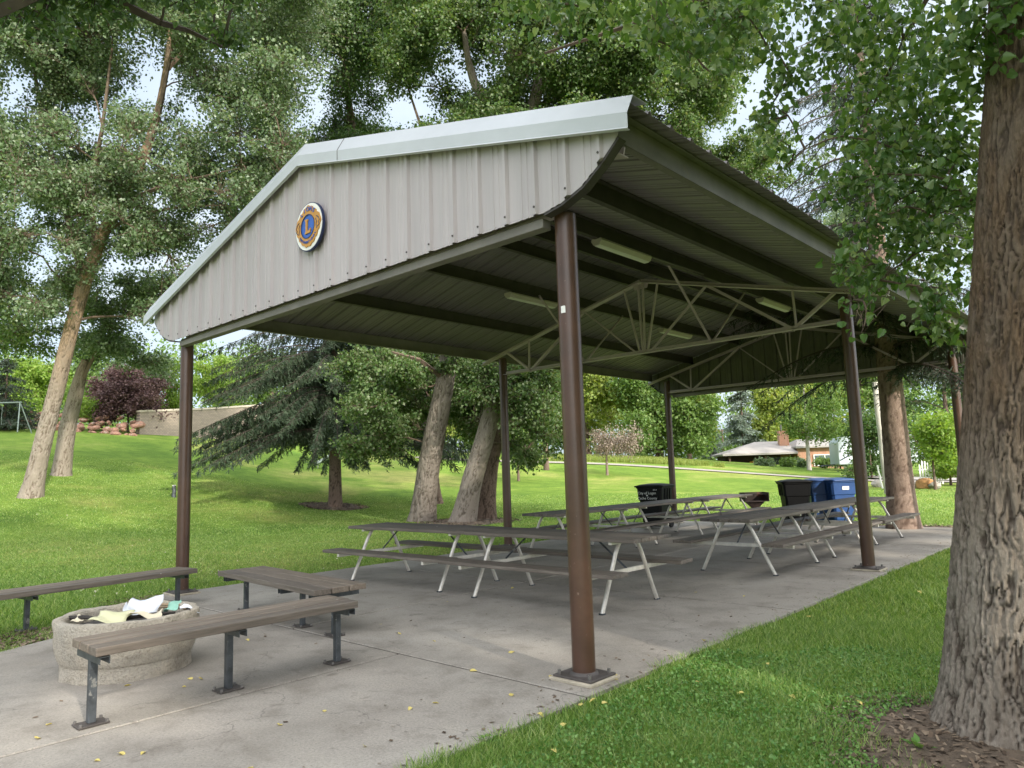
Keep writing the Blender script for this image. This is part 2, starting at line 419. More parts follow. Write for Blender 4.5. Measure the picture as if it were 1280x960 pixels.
class MB:
    def __init__(s): s.v = []; s.f = []
    def add(s, vs, fs):
        n = len(s.v); s.v += [tuple(map(float, p)) for p in vs]; s.f += [tuple(i + n for i in f) for f in fs]; return s
    def box(s, c, size, R=None):
        h = [x / 2 for x in size]; P = []
        for x, y, z in ((-1,-1,-1),(1,-1,-1),(1,1,-1),(-1,1,-1),(-1,-1,1),(1,-1,1),(1,1,1),(-1,1,1)):
            q = Vector((x * h[0], y * h[1], z * h[2]))
            if R is not None: q = R @ q
            P.append(Vector(c) + q)
        return s.add(P, [(0,3,2,1),(4,5,6,7),(0,1,5,4),(1,2,6,5),(2,3,7,6),(3,0,4,7)])
    def beam(s, p, q, w, h, up=(0, 0, 1)):
        p, q = Vector(p), Vector(q); x = (q - p).normalized(); z = Vector(up); y = z.cross(x).normalized(); z = x.cross(y)
        R = Matrix((x, y, z)).transposed()
        return s.box((p + q) / 2, ((q - p).length, w, h), R)
    def angle(s, p, q, leg, t, up=(0, 0, 1), flip=1):
        """steel angle between p and q"""
        p, q = Vector(p), Vector(q); x = (q - p).normalized(); z = Vector(up); y = z.cross(x).normalized() * flip; z = x.cross(y) * flip
        prof = [(0, 0), (leg, 0), (leg, t), (t, t), (t, leg), (0, leg)]
        A = [p + y * a + z * b_ for a, b_ in prof]; B = [q + y * a + z * b_ for a, b_ in prof]
        n = len(prof)
        return s.add(A + B, [tuple(range(n))[::-1], tuple(range(n, 2 * n))] + [(i, (i + 1) % n, n + (i + 1) % n, n + i) for i in range(n)])
    def path(s, pts, rad, n=8, cap=True):
        pts = [Vector(p) for p in pts]; rings = []
        if isinstance(rad, (int, float)): rad = [rad] * len(pts)
        prev = None
        for i, p in enumerate(pts):
            t = (pts[min(i + 1, len(pts) - 1)] - pts[max(i - 1, 0)]).normalized()
            a = prev if prev is not None else (Vector((1, 0, 0)) if abs(t.x) < 0.9 else Vector((0, 1, 0)))
            a = (a - t * a.dot(t)).normalized(); prev = a; b_ = t.cross(a)
            rings.append([p + (a * math.cos(2 * PI * k_ / n) + b_ * math.sin(2 * PI * k_ / n)) * rad[i] for k_ in range(n)])
        vs = [q for r in rings for q in r]; fs = []
        for i in range(len(rings) - 1):
            for k_ in range(n):
                fs.append((i * n + k_, i * n + (k_ + 1) % n, (i + 1) * n + (k_ + 1) % n, (i + 1) * n + k_))
        if cap:
            fs.append(tuple(range(n))[::-1]); fs.append(tuple((len(rings) - 1) * n + k_ for k_ in range(n)))
        return s.add(vs, fs)
    def lathe(s, prof, n=32, c=(0, 0, 0), close=False):
        vs = []; fs = []; m = len(prof)
        for i in range(n):
            a = 2 * PI * i / n
            for r_, z in prof: vs.append((c[0] + r_ * math.cos(a), c[1] + r_ * math.sin(a), c[2] + z))
        for i in range(n):
            for j in range(m if close else m - 1):
                j2 = (j + 1) % m
                fs.append((i * m + j, ((i + 1) % n) * m + j, ((i + 1) % n) * m + j2, i * m + j2))
        return s.add(vs, fs)
    def prism(s, poly, off):
        n = len(poly); A = [Vector(p) for p in poly]; B = [p + Vector(off) for p in A]
        return s.add(A + B, [tuple(range(n))[::-1], tuple(range(n, 2 * n))] + [(i, (i + 1) % n, n + (i + 1) % n, n + i) for i in range(n)])
    def build(s, name, mat, parent=None, origin=(0, 0, 0), smooth=False, bevel=0.0, seg=1):
        me = bpy.data.meshes.new(name); me.from_pydata(s.v, [], s.f); me.update()
        if smooth: me.polygons.foreach_set('use_smooth', [True] * len(me.polygons))
        o = link(name, me, mat, parent, origin)
        import bmesh
        bm = bmesh.new(); bm.from_mesh(me); bmesh.ops.recalc_face_normals(bm, faces=bm.faces[:]); bm.to_mesh(me); bm.free()
        if smooth:
            try: me.set_sharp_from_angle(angle=math.radians(40))
            except Exception: pass
        if bevel:
            b = o.modifiers.new('bevel', 'BEVEL'); b.width = bevel; b.segments = seg; b.limit_method = 'ANGLE'; b.angle_limit = math.radians(50)
        return o

def tag(o, label=None, cat=None, group=None, kind=None):
    if label: o['label'] = label
    if cat: o['category'] = cat
    if group: o['group'] = group
    if kind: o['kind'] = kind
    return o

def thing(name, label, cat, loc=(0, 0, 0), rz=0.0, group=None):
    o = bpy.data.objects.new(name, None); COL.objects.link(o)
    o.location = loc; o.rotation_euler = (0, 0, rz); o.empty_display_size = 0.2
    return tag(o, label, cat, group)

def copy_tree(o, parent=None):
    c = o.copy(); COL.objects.link(c)
    if parent is not None: c.parent = parent
    for ch in list(o.children): copy_tree(ch, c)
    return c

def text_mesh(txt, size, depth=0.0):
    cu = bpy.data.curves.new('lettering', 'FONT'); cu.body = txt; cu.size = size; cu.align_x = 'CENTER'; cu.align_y = 'CENTER'
    cu.extrude = depth; cu.resolution_u = 3
    o = bpy.data.objects.new('lettering', cu); COL.objects.link(o)
    dg = bpy.context.evaluated_depsgraph_get(); dg.update()
    me = bpy.data.meshes.new_from_object(o.evaluated_get(dg))
    bpy.data.objects.remove(o); bpy.data.curves.remove(cu)
    return me

# ================================================================== GROUND
def ground_axis(lo, hi, core_lo, core_hi, step):
    a = list(np.arange(core_lo, core_hi + step / 2, step)); s_ = step
    left, x = [], core_lo
    while x > lo: s_ *= 1.12; x -= s_; left.append(x)
    s_ = step; right, x = [], core_hi
    while x < hi: s_ *= 1.12; x += s_; right.append(x)
    return np.array(left[::-1] + a + right)
gx = ground_axis(-700, 500, -45, 14, 0.35); gy = ground_axis(-300, 900, -8, 60, 0.35)
XX, YY = np.meshgrid(gx, gy)
ZZ = terr(XX, YY)
def in_slab(x, y, m=0.0):
    main = (x > -6.98 + m) & (x < 0.30 - m) & (y > -0.33) & (y < 13.65 - m)
    lb = np.interp(y, [-7, -3.6, -2.4, -1.4, -0.5, -0.3], [-4.1, -4.45, -4.85, -5.35, -6.15, -6.98])
    front = (x > lb + m) & (x < 0.30 - m) & (y <= -0.30) & (y > -7 + m)
    return main | front
inner = in_slab(XX, YY, 0.4)
ZZ = np.where(inner, ZZ - 0.08, ZZ)
ny, nx = XX.shape
idx = np.arange(nx * ny).reshape(ny, nx)
q = np.stack([idx[:-1, :-1], idx[:-1, 1:], idx[1:, 1:], idx[1:, :-1]], -1).reshape(-1, 4)
g = np_obj('ground', np.stack([XX, YY, ZZ], -1).reshape(-1, 3), q, M['lawn'], smooth=True)
tag(g, kind='structure')

# slab in panels with open joints
def slab():
    mb = MB()
    def panel(poly):
        cx = sum(p[0] for p in poly) / len(poly); cy = sum(p[1] for p in poly) / len(poly)
        mb.prism([(x, y, -0.14) for x, y in poly], (0, 0, 0.14))
    gsp = 0.014
    ys = [-0.32, 3.2, 6.44, 9.9, 13.62]
    for i in range(4):
        for a, b_ in ((-6.95, -3.42), (-3.42, 0.27)):
            panel([(a + gsp, ys[i] + gsp), (b_ - gsp, ys[i] + gsp), (b_ - gsp, ys[i + 1] - gsp), (a + gsp, ys[i + 1] - gsp)])
    panel([(-1.70 + gsp, -7), (0.27, -7), (0.27, -0.32 - gsp), (-1.70 + gsp, -0.32 - gsp)])
    panel([(-4.1, -7), (-1.70 - gsp, -7), (-1.70 - gsp, -0.32 - gsp), (-6.9, -0.32 - gsp), (-6.15, -0.5), (-5.35, -1.4), (-4.85, -2.4), (-4.45, -3.6)])
    o = mb.build('concrete_pavement', M['concrete'], bevel=0.006)
    jb = MB()
    for a, b_ in (((-6.9, -.32), (.25, -.32)), ((-1.70, -6.9), (-1.70, -.33)), ((-3.42, -.31), (-3.42, 13.6)), ((-6.9, 3.2), (.25, 3.2)), ((-6.9, 6.44), (.25, 6.44)), ((-6.9, 9.9), (.25, 9.9))):
        jb.beam((*a, -.009 - .05), (*b_, -.009 - .05), .06, .1)
    tag(jb.build('pavement_joint', M['jointdirt']), kind='structure')
    tag(o, kind='structure')
slab()

def strip(name, pts, width, mat, lift=0.03, seg=1.0):
    P = [np.array(p[:2], float) for p in pts]; L = [P[0]]
    for a, b_ in zip(P[:-1], P[1:]):
        n = max(1, int(np.linalg.norm(b_ - a) / seg))
        for i in range(1, n + 1): L.append(a + (b_ - a) * i / n)
    L = np.array(L)
    for _ in range(6): L[1:-1] = (L[:-2] + 2 * L[1:-1] + L[2:]) / 4
    T = np.gradient(L, axis=0); T /= np.linalg.norm(T, axis=1)[:, None]
    Nn = np.stack([-T[:, 1], T[:, 0]], 1); rows = []
    cols = np.linspace(-0.5, 0.5, 5)
    for c in cols:
        q_ = L + Nn * c * width; rows.append(np.column_stack([q_, terr(q_[:, 0], q_[:, 1]) + lift]))
    V = np.stack(rows, 1).reshape(-1, 3); n, m = len(L), 5
    I = np.arange(n * m).reshape(n, m)
    fc = np.stack([I[:-1, :-1], I[1:, :-1], I[1:, 1:], I[:-1, 1:]], -1).reshape(-1, 4)
    return tag(np_obj(name, V, fc, mat, smooth=True), kind='structure')
strip('path', [ground(520, 570, 53), ground(640, 575, 52), ground(760, 577, 51), ground(900, 588, 49), ground(1000, 594, 46), ground(1100, 603, 41), ground(1200, 601, 38), ground(1400, 598, 34)], 1.5, M['path'], 0.05)
strip('road', [ground(1075, 596, 47), ground(1150, 600, 42), ground(1215, 603, 39), ground(1420, 600, 36)], 3.2, M['asphalt'], 0.09)

# far hills
def hills():
    th = np.linspace(math.radians(-75), math.radians(75), 160)
    pxs = 640 + F * np.tan(th)
    prof = np.interp(pxs, [-3000, -200, 0, 60, 130, 300, 500, 700, 820, 880, 905, 940, 1000, 1100, 1300, 3000],
                     [60, 62, 56, 52, 45, 38, 34, 26, 22, 23, 25, 24, 20, 17, 18, 20])
    prof = prof + 3 * np.sin(pxs / 47.0) + 2 * np.sin(pxs / 19.0)
    rows = []
    for k_, (dist, h) in enumerate(((250, -3), (330, 0.55), (400, 0.9), (470, 1.0), (620, 0.2))):
        R_ = dist / np.cos(th) * 0.9
        dirx = GF[0] * np.cos(th) + GR[0] * np.sin(th); diry = GF[1] * np.cos(th) + GR[1] * np.sin(th)
        z = np.full_like(th, -3.0) if h == -3 else prof * h
        rows.append(np.stack([CAM[0] + dirx * R_, CAM[1] + diry * R_, z], 1))
    V = np.concatenate(rows); n = len(th); I = np.arange(5 * n).reshape(5, n)
    fc = np.stack([I[:-1, :-1], I[:-1, 1:], I[1:, 1:], I[1:, :-1]], -1).reshape(-1, 4)
    tag(np_obj('hills', V, fc, M['hill'], smooth=True), kind='structure')
hills()

# bare soil patches, mulch chips
def blob_patch(name, c, r, mat, lift, wob=0.22, seed=0, kind='structure', sx=1.0):
    n = 48; ang = np.linspace(0, 2 * PI, n, endpoint=False)
    w = 1 + wob * (vnoise(np.cos(ang) * 1.6 + 9 + seed, np.sin(ang) * 1.6 + 5, seed) - 0.5) * 2 + 0.10 * (vnoise(ang * 5, ang * 0 + seed, seed + 3) - .5)
    V = [(c[0], c[1], terr(c[0], c[1]) + lift)]; fs = []
    rings = 6
    for k_ in range(1, rings + 1):
        rr = r * w * k_ / rings
        x = c[0] + rr * np.cos(ang) * sx; y = c[1] + rr * np.sin(ang)
        z = terr(x, y) + lift * (1.0 if k_ < rings else 0.2)
        V += list(zip(x, y, z))
    for i in range(n): fs.append((0, 1 + i, 1 + (i + 1) % n, 1 + (i + 1) % n))
    F4 = []
    for k_ in range(rings - 1):
        for i in range(n):
            a = 1 + k_ * n
            F4.append((a + i, a + n + i, a + n + (i + 1) % n, a + (i + 1) % n))
    mb = MB(); mb.add(V, [f[:3] for f in fs] + F4)
    return tag(mb.build(name, mat, smooth=True), kind=kind)

def chips(name, c, r, n, size, mat, seed, sx=1.0):
    rg = np.random.default_rng(seed)
    a = rg.uniform(0, 2 * PI, n); rr = r * np.sqrt(rg.uniform(0.02, 1, n))
    x = c[0] + rr * np.cos(a) * sx; y = c[1] + rr * np.sin(a); z = terr(x, y) + 0.02
    keep = ~in_slab(x, y, -0.02); x, y, z = x[keep], y[keep], z[keep]; n = len(x)
    th = rg.uniform(0, PI, n); L = size * rg.uniform(0.5, 1.6, n); W_ = L * rg.uniform(0.25, 0.6, n)
    ux, uy = np.cos(th), np.sin(th); tz = rg.normal(0, 0.25, n) * L
    P = np.stack([x, y, z + rg.uniform(0, 0.015, n)], 1)
    U = np.stack([ux * L, uy * L, tz], 1) / 2; Wv = np.stack([-uy * W_, ux * W_, rg.normal(0, 0.3, n) * W_], 1) / 2
    V = np.stack([P - U - Wv, P + U - Wv * .6, P + U * 1.1 + Wv, P - U * .8 + Wv], 1).reshape(-1, 3)
    fc = np.arange(4 * n).reshape(n, 4)
    return tag(np_obj(name, V, fc, mat), kind='stuff')

BIGT = np.array([2.72, 0.34])          # foot of the near cottonwood
SPR = ground(1130, 660, 15.7)          # right spruce
SPL = ground(419, 641, 29.5)
blob_patch('bare_soil', BIGT + np.array([-0.12, 0.0]), 1.08, M['dirt'], 0.022, 0.25, 3)
chips('bark_litter', BIGT + np.array([-0.1, 0.0]), 1.1, 3400, 0.030, M['chips'], 5)
blob_patch('bare_soil', SPR[:2] + np.array([0, -.1]), 1.25, M['dirt'], 0.02, 0.2, 5)
chips('bark_litter', SPR[:2] + np.array([0, -.1]), 1.4, 1600, 0.05, M['chips'], 6)
blob_patch('bare_soil', SPL[:2], 1.3, M['dirt'], 0.03, 0.2, 8)
chips('bark_litter', SPL[:2], 1.4, 900, 0.09, M['chips'], 9)
TRC = ground(585, 652, 22.6)
blob_patch('bare_soil', TRC[:2], 1.5, M['dirt'], 0.025, 0.3, 9)
chips('bark_litter', TRC[:2], 1.7, 900, 0.07, M['chips'], 10)
chips('leaf_litter', (-5.35, -2.35), 0.9, 1500, 0.035, M['chips'], 12, 0.5)
chips('leaf_litter', (-6.6, -0.55), 0.55, 500, 0.035, M['chips'], 13)

def slab_litter():
    rg = np.random.default_rng(33); n = 900
    x = rg.uniform(-6.8, .25, n); y = rg.uniform(-4, 13, n) ** 1.0
    edge = rg.uniform(size=n) < .55
    x = np.where(edge, .27 - np.abs(rg.normal(0, .22, n)), x)
    k_ = in_slab(x, y, .02); x, y = x[k_], y[k_]; n = len(x)
    th = rg.uniform(0, PI, n); L = .011 * rg.uniform(.5, 2.2, n); W_ = L * rg.uniform(.2, .7, n)
    P = np.stack([x, y, np.full(n, .005)], 1); z = np.zeros(n)
    U = np.stack([np.cos(th) * L, np.sin(th) * L, rg.normal(0, .12, n) * L], 1); Wv = np.stack([-np.sin(th) * W_, np.cos(th) * W_, z], 1)
    V = np.stack([P - U, P - Wv, P + U, P + Wv], 1).reshape(-1, 3)
    tag(np_obj('leaf_litter', V, np.arange(4 * n).reshape(n, 4), M['chips']), kind='stuff')
slab_litter()
# ================================================================== PAVILION
UC = -3.378; HW = 4.14; V0 = -0.22; V1 = 13.18; ZR = 5.06; SL = 0.2575
def roof_z(u): return ZR - SL * abs(u - UC)
pav = thing('picnic_pavilion', 'open picnic pavilion with taupe ribbed gable, pale edge trim and round brown posts', 'pavilion', (UC, 6.44, 0))
PO = np.array([UC, 6.44, 0])
def pbuild(mb, name, mat, parent=pav, **kw):
    mb.v = [(a - PO[0], b_ - PO[1], c) for a, b_, c in mb.v]
    return mb.build(name, mat, parent, **kw)

for (u, v, top) in ((-6.755, 0, 3.46), (0, 0, 3.44), (-6.755, 6.435, 3.80), (0, 6.435, 3.80), (-6.755, 12.9, 3.78), (0, 12.9, 3.78)):
    mb = MB(); mb.path([(u, v, 0.03), (u, v, top)], 0.084, 28)
    p = pbuild(mb, 'post', M['post'], smooth=True)
    mb = MB(); mb.box((u, v, 0.030), (0.34, 0.30, 0.016)); pbuild(mb, 'base_plate', M['plate'], p, bevel=0.003)
    mb = MB(); mb.box((u, v, 0.010), (0.385, 0.345, 0.026)); pbuild(mb, 'grout_pad', M['grout'], p, bevel=0.006)
    mb = MB()
    mb.lathe([(0.084, 0.038), (0.105, 0.038), (0.098, 0.05), (0.085, 0.058)], 24, (u, v, 0)); pbuild(mb, 'weld_collar', M['plate'], p, smooth=True)
    for dx, dy in ((-.135, -.115), (.135, -.115), (-.135, .115), (.135, .115)):
        mb = MB(); mb.path([(u + dx, v + dy, 0.036), (u + dx, v + dy, 0.068)], 0.014, 6); pbuild(mb, 'anchor_bolt', M['bolt'], p)

mb = MB(); pa = math.atan2(CAM[1], CAM[0]) - .55
for k_ in range(5):
    a = pa + (k_ - 2) * .09; mb.add([(.0852 * math.cos(a - .045), .0852 * math.sin(a - .045), 2.66), (.0852 * math.cos(a + .045), .0852 * math.sin(a + .045), 2.66), (.0852 * math.cos(a + .045), .0852 * math.sin(a + .045), 2.71 + .006 * (k_ % 2)), (.0852 * math.cos(a - .045), .0852 * math.sin(a - .045), 2.715)], [(0, 1, 2, 3)])
pbuild(mb, 'sticker_scrap', M['white'])
RIB = [(0, 0), (0.105, 0), (0.11, 0.006), (0.135, 0.006), (0.14, 0), (0.165, 0), (0.17, 0.006), (0.195, 0.006), (0.2, 0), (0.25, 0), (0.265, 0.030), (0.29, 0.030)]
def ribs(lo, hi, per=0.305):
    out = []; s = lo
    while s < hi:
        for a, h in RIB:
            x = s + a
            if x < hi: out.append((x, h))
        s += per
    out.append((hi, 0)); return out

# roof sheets
for side in (-1, 1):
    mb = MB(); L = ribs(V0, V1); vs = []; fs = []
    e = UC + side * HW
    for v, h in L:
        vs.append((UC, v, ZR + h)); vs.append((e, v, roof_z(e) + h))
    n = len(L)
    for i in range(n - 1): fs.append((2 * i, 2 * i + 1, 2 * i + 3, 2 * i + 2))
    mb.add(vs, fs); o = pbuild(mb, 'roof_panel', M['roof'])
    sd = o.modifiers.new('solid', 'SOLIDIFY'); sd.thickness = 0.002; sd.offset = 0
mb = MB()
for side in (-1, 1):
    e = UC + side * 0.22
    mb.beam((UC + side * 0.004, 6.48, ZR + 0.040), (e, 6.48, ZR + 0.040 - SL * 0.22), V1 - V0 - 0.1, 0.004)
pbuild(mb, 'ridge_cap', M['trim'])

# gables: vertical ribbed siding
def gable(vplane, outward):
    mb = MB(); vs = []; fs = []
    lo, hi = UC - 4.03, UC + 4.03
    L = ribs(lo, hi)
    bx = [0, 3.33, 3.50, 3.70, 3.88, 4.03]; bzv = [3.425, 3.425, 3.455, 3.53, 3.66, 3.80]
    xs = sorted(set([round(a, 4) for a, _ in L] + [UC + s_ * b_ for b_ in bx for s_ in (-1, 1)] + [UC]))
    la = [a for a, _ in L]; lh = [h for _, h in L]
    for u in xs:
        h = float(np.interp(u, la, lh))
        zb = float(np.interp(abs(u - UC), bx, bzv)); zt = roof_z(u) - 0.02
        vs.append((u, vplane + outward * h, zb)); vs.append((u, vplane + outward * h, zt))
    for i in range(len(xs) - 1): fs.append((2 * i, 2 * i + 2, 2 * i + 3, 2 * i + 1))
    mb.add(vs, fs); o = pbuild(mb, 'gable_panel', M['siding'])
    sd = o.modifiers.new('solid', 'SOLIDIFY'); sd.thickness = 0.002; sd.offset = 0
    mb = MB(); vs = []; fs = []                       # darker sheet laid over the inner face
    for u in xs:
        h = float(np.interp(u, la, lh)); vs.append((u, vplane + outward * (h - .008), float(np.interp(abs(u - UC), bx, bzv)) + .004)); vs.append((u, vplane + outward * (h - .008), roof_z(u) - 0.024))
    for i in range(len(xs) - 1): fs.append((2 * i, 2 * i + 2, 2 * i + 3, 2 * i + 1))
    mb.add(vs, fs); pbuild(mb, 'gable_liner', M['liner'], o)
    for s_ in (-1, 1):                               # dark return under the eave ends
        mb = MB()
        for i in range(1, 5):
            a = (UC + s_ * bx[i], vplane - outward * 0.045, bzv[i] - 0.012); b_ = (UC + s_ * bx[i + 1], vplane - outward * 0.045, bzv[i + 1] - 0.012)
            mb.beam(a, b_, 0.085, 0.018)
        pbuild(mb, 'eave_return', M['purlin'], o)
    # screw heads along the lower edge
    for k_ in range(26):
        u = lo + 0.278 + k_ * 0.305
        if abs(u - UC) < 3.95:
            zb = float(np.interp(abs(u - UC), bx, bzv))
            mb = MB(); mb.path([(u, vplane + outward * 0.030, zb + 0.06), (u, vplane + outward * 0.038, zb + 0.06)], 0.009, 6); pbuild(mb, 'screw', M['plate'], o)
    mb = MB(); mb.box((UC, vplane - outward * 0.10, 3.375), (6.55, 0.10, 0.075)); pbuild(mb, 'bottom_rail', M['eave'], bevel=0.004)
gable(-0.20, -1); gable(13.16, 1)

# rake trim, bent from sheet: lip, face, sloping top
def rake(v, out):
    prof = [(0.030 * out, -0.228), (0.058 * out, -0.222), (0.050 * out, -0.212), (0.050 * out, -0.105), (-0.035 * out, 0.048), (-0.22 * out, 0.050)]
    for side in (-1, 1):
        e = UC + side * (HW + 0.035)
        mb = MB(); vs = []; fs = []
        for u in (UC, e):
            for dv, dz in prof: vs.append((u, v + dv, roof_z(u) + dz))
        n = len(prof)
        for i in range(n - 1): fs.append((i, i + 1, n + i + 1, n + i))
        mb.add(vs, fs); o = pbuild(mb, 'rake_trim', M['trim'])
        sd = o.modifiers.new('solid', 'SOLIDIFY'); sd.thickness = 0.003; sd.offset = 0
        ju = UC + side * 0.75
        mb = MB()
        mb.beam((ju, v + 0.052 * out, roof_z(ju) - 0.212), (ju, v + 0.052 * out, roof_z(ju) - 0.105), 0.007, 0.004, (0, 1, 0))
        mb.beam((ju, v + 0.052 * out, roof_z(ju) - 0.105), (ju, v - 0.033 * out, roof_z(ju) + 0.049), 0.007, 0.004, (1, 0, 0))
        if side > 0: pbuild(mb, 'lap_seam', M['plate'], o)
rake(V0 - 0.03, -1); rake(V1 + 0.03, 1)

# purlins along the building
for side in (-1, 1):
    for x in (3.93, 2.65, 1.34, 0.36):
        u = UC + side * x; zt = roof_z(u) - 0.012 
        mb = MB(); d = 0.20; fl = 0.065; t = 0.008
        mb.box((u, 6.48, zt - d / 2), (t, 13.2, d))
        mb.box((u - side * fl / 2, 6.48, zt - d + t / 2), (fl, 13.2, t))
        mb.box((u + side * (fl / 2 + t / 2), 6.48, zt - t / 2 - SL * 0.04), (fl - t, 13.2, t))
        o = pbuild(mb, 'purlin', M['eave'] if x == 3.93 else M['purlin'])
# hanger plates (webs joining purlins at the trusses)
def truss(v, sway):
    mb = MB()
    T = lambda x, dz=0.0: (UC + x, v, 4.715 - 0.2495 * abs(x) + dz)
    B = lambda x: (UC + x, v, 3.455)
    lg, t = 0.062, 0.007
    for s_ in (-1, 1):
        mb.angle(T(0), T(s_ * 3.95), lg, t, (0, 0, 1), s_); mb.angle(T(0), T(s_ * 3.95), lg, t, (0, 0, 1), -s_)
    mb.angle(B(-3.36), B(3.36), lg, t, (0, 0, 1), 1); mb.angle(B(-3.36), B(3.36), lg, t, (0, 0, 1), -1)
    ch = pbuild(mb, 'truss_chord', M['truss'])
    for s_ in (-1, 1):
        for a, b_, w in ((T(s_ * 1.28), B(s_ * 2.63), .055), (T(s_ * 3.24), B(s_ * 2.60), .055), (T(s_ * 2.64), B(s_ * 2.66), .034),
                         (T(s_ * 0.34), B(s_ * 0.07), .034), (T(s_ * 0.05), B(s_ * 0.02), .034)):
            mb = MB(); mb.beam(a, b_, 0.006, w, (0, 1, 0.01)) if False else mb.beam(a, b_, w * 0.8, w, (0, 1, 0)); pbuild(mb, 'truss_web', M['truss'])
        for dv in (-0.022, 0.022):
            mb = MB(); p, q_ = T(s_ * 1.24), B(s_ * 0.12)
            mb.beam((p[0], v + dv, p[2]), (q_[0], v + dv, q_[2]), 0.018, 0.018, (0, 1, 0)); pbuild(mb, 'truss_web', M['truss'])
        if sway:
            for dv, x2 in ((-1.25, 1.28), (1.35, 1.30)):
                mb = MB(); p = B(s_ * 1.28); uu = UC + s_ * x2
                mb.beam(p, (uu, v + dv, roof_z(uu) - 0.2), 0.035, 0.02); pbuild(mb, 'sway_brace', M['truss'])
    mb = MB(); mb.prism([(UC - .16, v + .004, 4.69), (UC + .16, v + .004, 4.69), (UC + .13, v + .004, 4.60), (UC - .13, v + .004, 4.60)], (0, 0.006, 0))
    pbuild(mb, 'gusset_plate', M['truss'])
truss(6.435, True); truss(12.90, False); truss(-0.02, False)

# fluorescent strip fixtures under the purlins
for x, v in ((1.30, 3.95), (-1.38, 5.1), (1.30, 9.0), (-1.38, 10.0)):
    u = UC + x; z = roof_z(u) - 0.245
    mb = MB(); prof = [(-0.075, 0.03), (0.075, 0.03), (0.085, 0.0), (0.05, -0.055), (-0.05, -0.055), (-0.085, 0.0)]
    mb.prism([(u + a, v - 0.62, z + b_) for a, b_ in prof], (0, 1.24, 0))
    fx = pbuild(mb, 'light_fixture', M['fixture'], bevel=0.003)
    mb = MB(); mb.prism([(u - .045, v - .60, z - .0565), (u + .045, v - .60, z - .0565), (u + .035, v - .60, z - .068), (u - .035, v - .60, z - .068)], (0, 1.2, 0))
    pbuild(mb, 'diffuser', M['white'], fx)
    mb = MB(); mb.path([(u + .06, v + .62, z + .02), (u + .06, v + 2.2, z + .045)], 0.012, 8); pbuild(mb, 'conduit', M['eave'], fx)
# small socket bracket by the gable corner
mb = MB(); mb.box((0.40, -0.10, 3.93), (0.05, 0.06, 0.10)); mb.box((0.44, -0.10, 3.985), (0.11, 0.05, 0.02)); pbuild(mb, 'socket_bracket', M['fixture'], bevel=0.002)

# emblem on the gable
EM = (-3.19, -0.247, 4.115)
em = thing('emblem_sign', 'round white club emblem with gold ring and gold L on blue, fixed to gable', 'sign', EM)
def disc(r0, r1, y0, y1, n=48, wob=None):
    mb = MB(); vs = []; fs = []
    for i in range(n):
        a = 2 * PI * i / n; k_ = wob(a) if wob else 1.0
        for r_, y in ((r0, y1), (r1 * k_, y1), (r1 * k_, y0), (r0, y0)): vs.append((r_ * math.cos(a), y, r_ * math.sin(a)))
    for i in range(n):
        j = (i + 1) % n
        for q_ in range(4): fs.append((i * 4 + q_, j * 4 + q_, j * 4 + (q_ + 1) % 4, i * 4 + (q_ + 1) % 4))
    return mb.add(vs, fs)
disc(0.001, 0.262, 0.0, -0.028).build('backing_disc', M['navy'], em)
disc(0.001, 0.252, -0.027, -0.032).build('white_face', M['white'], em)
def headw(a):                    # the two profile heads swell the ring at both sides
    d1 = abs(((a - 0.15 + PI) % (2 * PI)) - PI); d2 = abs(((a - (PI - 0.15) + PI) % (2 * PI)) - PI)
    k_ = 0.86 + 0.15 * max(math.exp(-(d1 / 0.42) ** 2), math.exp(-(d2 / 0.42) ** 2))
    k_ += 0.10 * math.exp(-((a - PI / 2) / 0.42) ** 2) + 0.07 * math.exp(-((a - 1.5 * PI) / 0.5) ** 2)
    return k_ + 0.022 * math.sin(a * 17)
disc(0.128, 0.236, -0.031, -0.043, 160, headw).build('gold_ring', M['gold'], em)
disc(0.001, 0.129, -0.031, -0.040).build('blue_centre', M['blue'], em)
disc(0.124, 0.131, -0.044, -0.048).build('blue_rim', M['navy'], em)
def letter(ch, size, loc, ang, mat, name, y):
    me = text_mesh(ch, size, 0.003)
    o = link(name, me, mat, em); o.rotation_euler = (PI / 2, 0, 0)
    o.matrix_local = Matrix.Translation((loc[0], y, loc[1])) @ Matrix.Rotation(-ang, 4, 'Y') @ Matrix.Rotation(PI / 2, 4, 'X')
    return o
mb = MB()
for poly in ([(-.045, .078), (.012, .078), (.012, .062), (.002, .056), (.002, -.050), (.040, -.050), (.052, -.030), (.062, -.030), (.058, -.078), (-.045, -.078), (-.045, -.064), (-.032, -.058), (-.032, .058), (-.045, .064)],):
    mb.prism([(a, -0.041, b_) for a, b_ in poly], (0, -0.010, 0))
mb.build('letter_l', M['gold'], em)
def curved(word, rad, a0, a1, size, flip, name):
    for i, ch in enumerate(word):
        a = a0 + (a1 - a0) * i / (len(word) - 1)
        loc = (rad * math.cos(a), rad * math.sin(a)); rot = (a - PI / 2) if not flip else (a + PI / 2)
        letter(ch, size, loc, rot, M['blue'], name, -0.046)
curved('LIONS', 0.186, math.radians(128), math.radians(52), 0.072, False, 'top_letter')
curved('INTERNATIONAL', 0.172, math.radians(215), math.radians(325), 0.038, True, 'lower_letter')
mb = MB()
for s_ in (-1, 1):                                    # profile heads: muzzle, brow and mane as dark strokes
    for p in ([(.165, .075), (.20, .055), (.222, .02), (.205, .0), (.218, -.025), (.19, -.045)], [(.15, .05), (.168, .02), (.16, -.02), (.172, -.06)]):
        mb.path([(s_ * a, -0.0445, b_) for a, b_ in p], 0.0045, 5)
mb.build('head_lines', M['navy'], em)

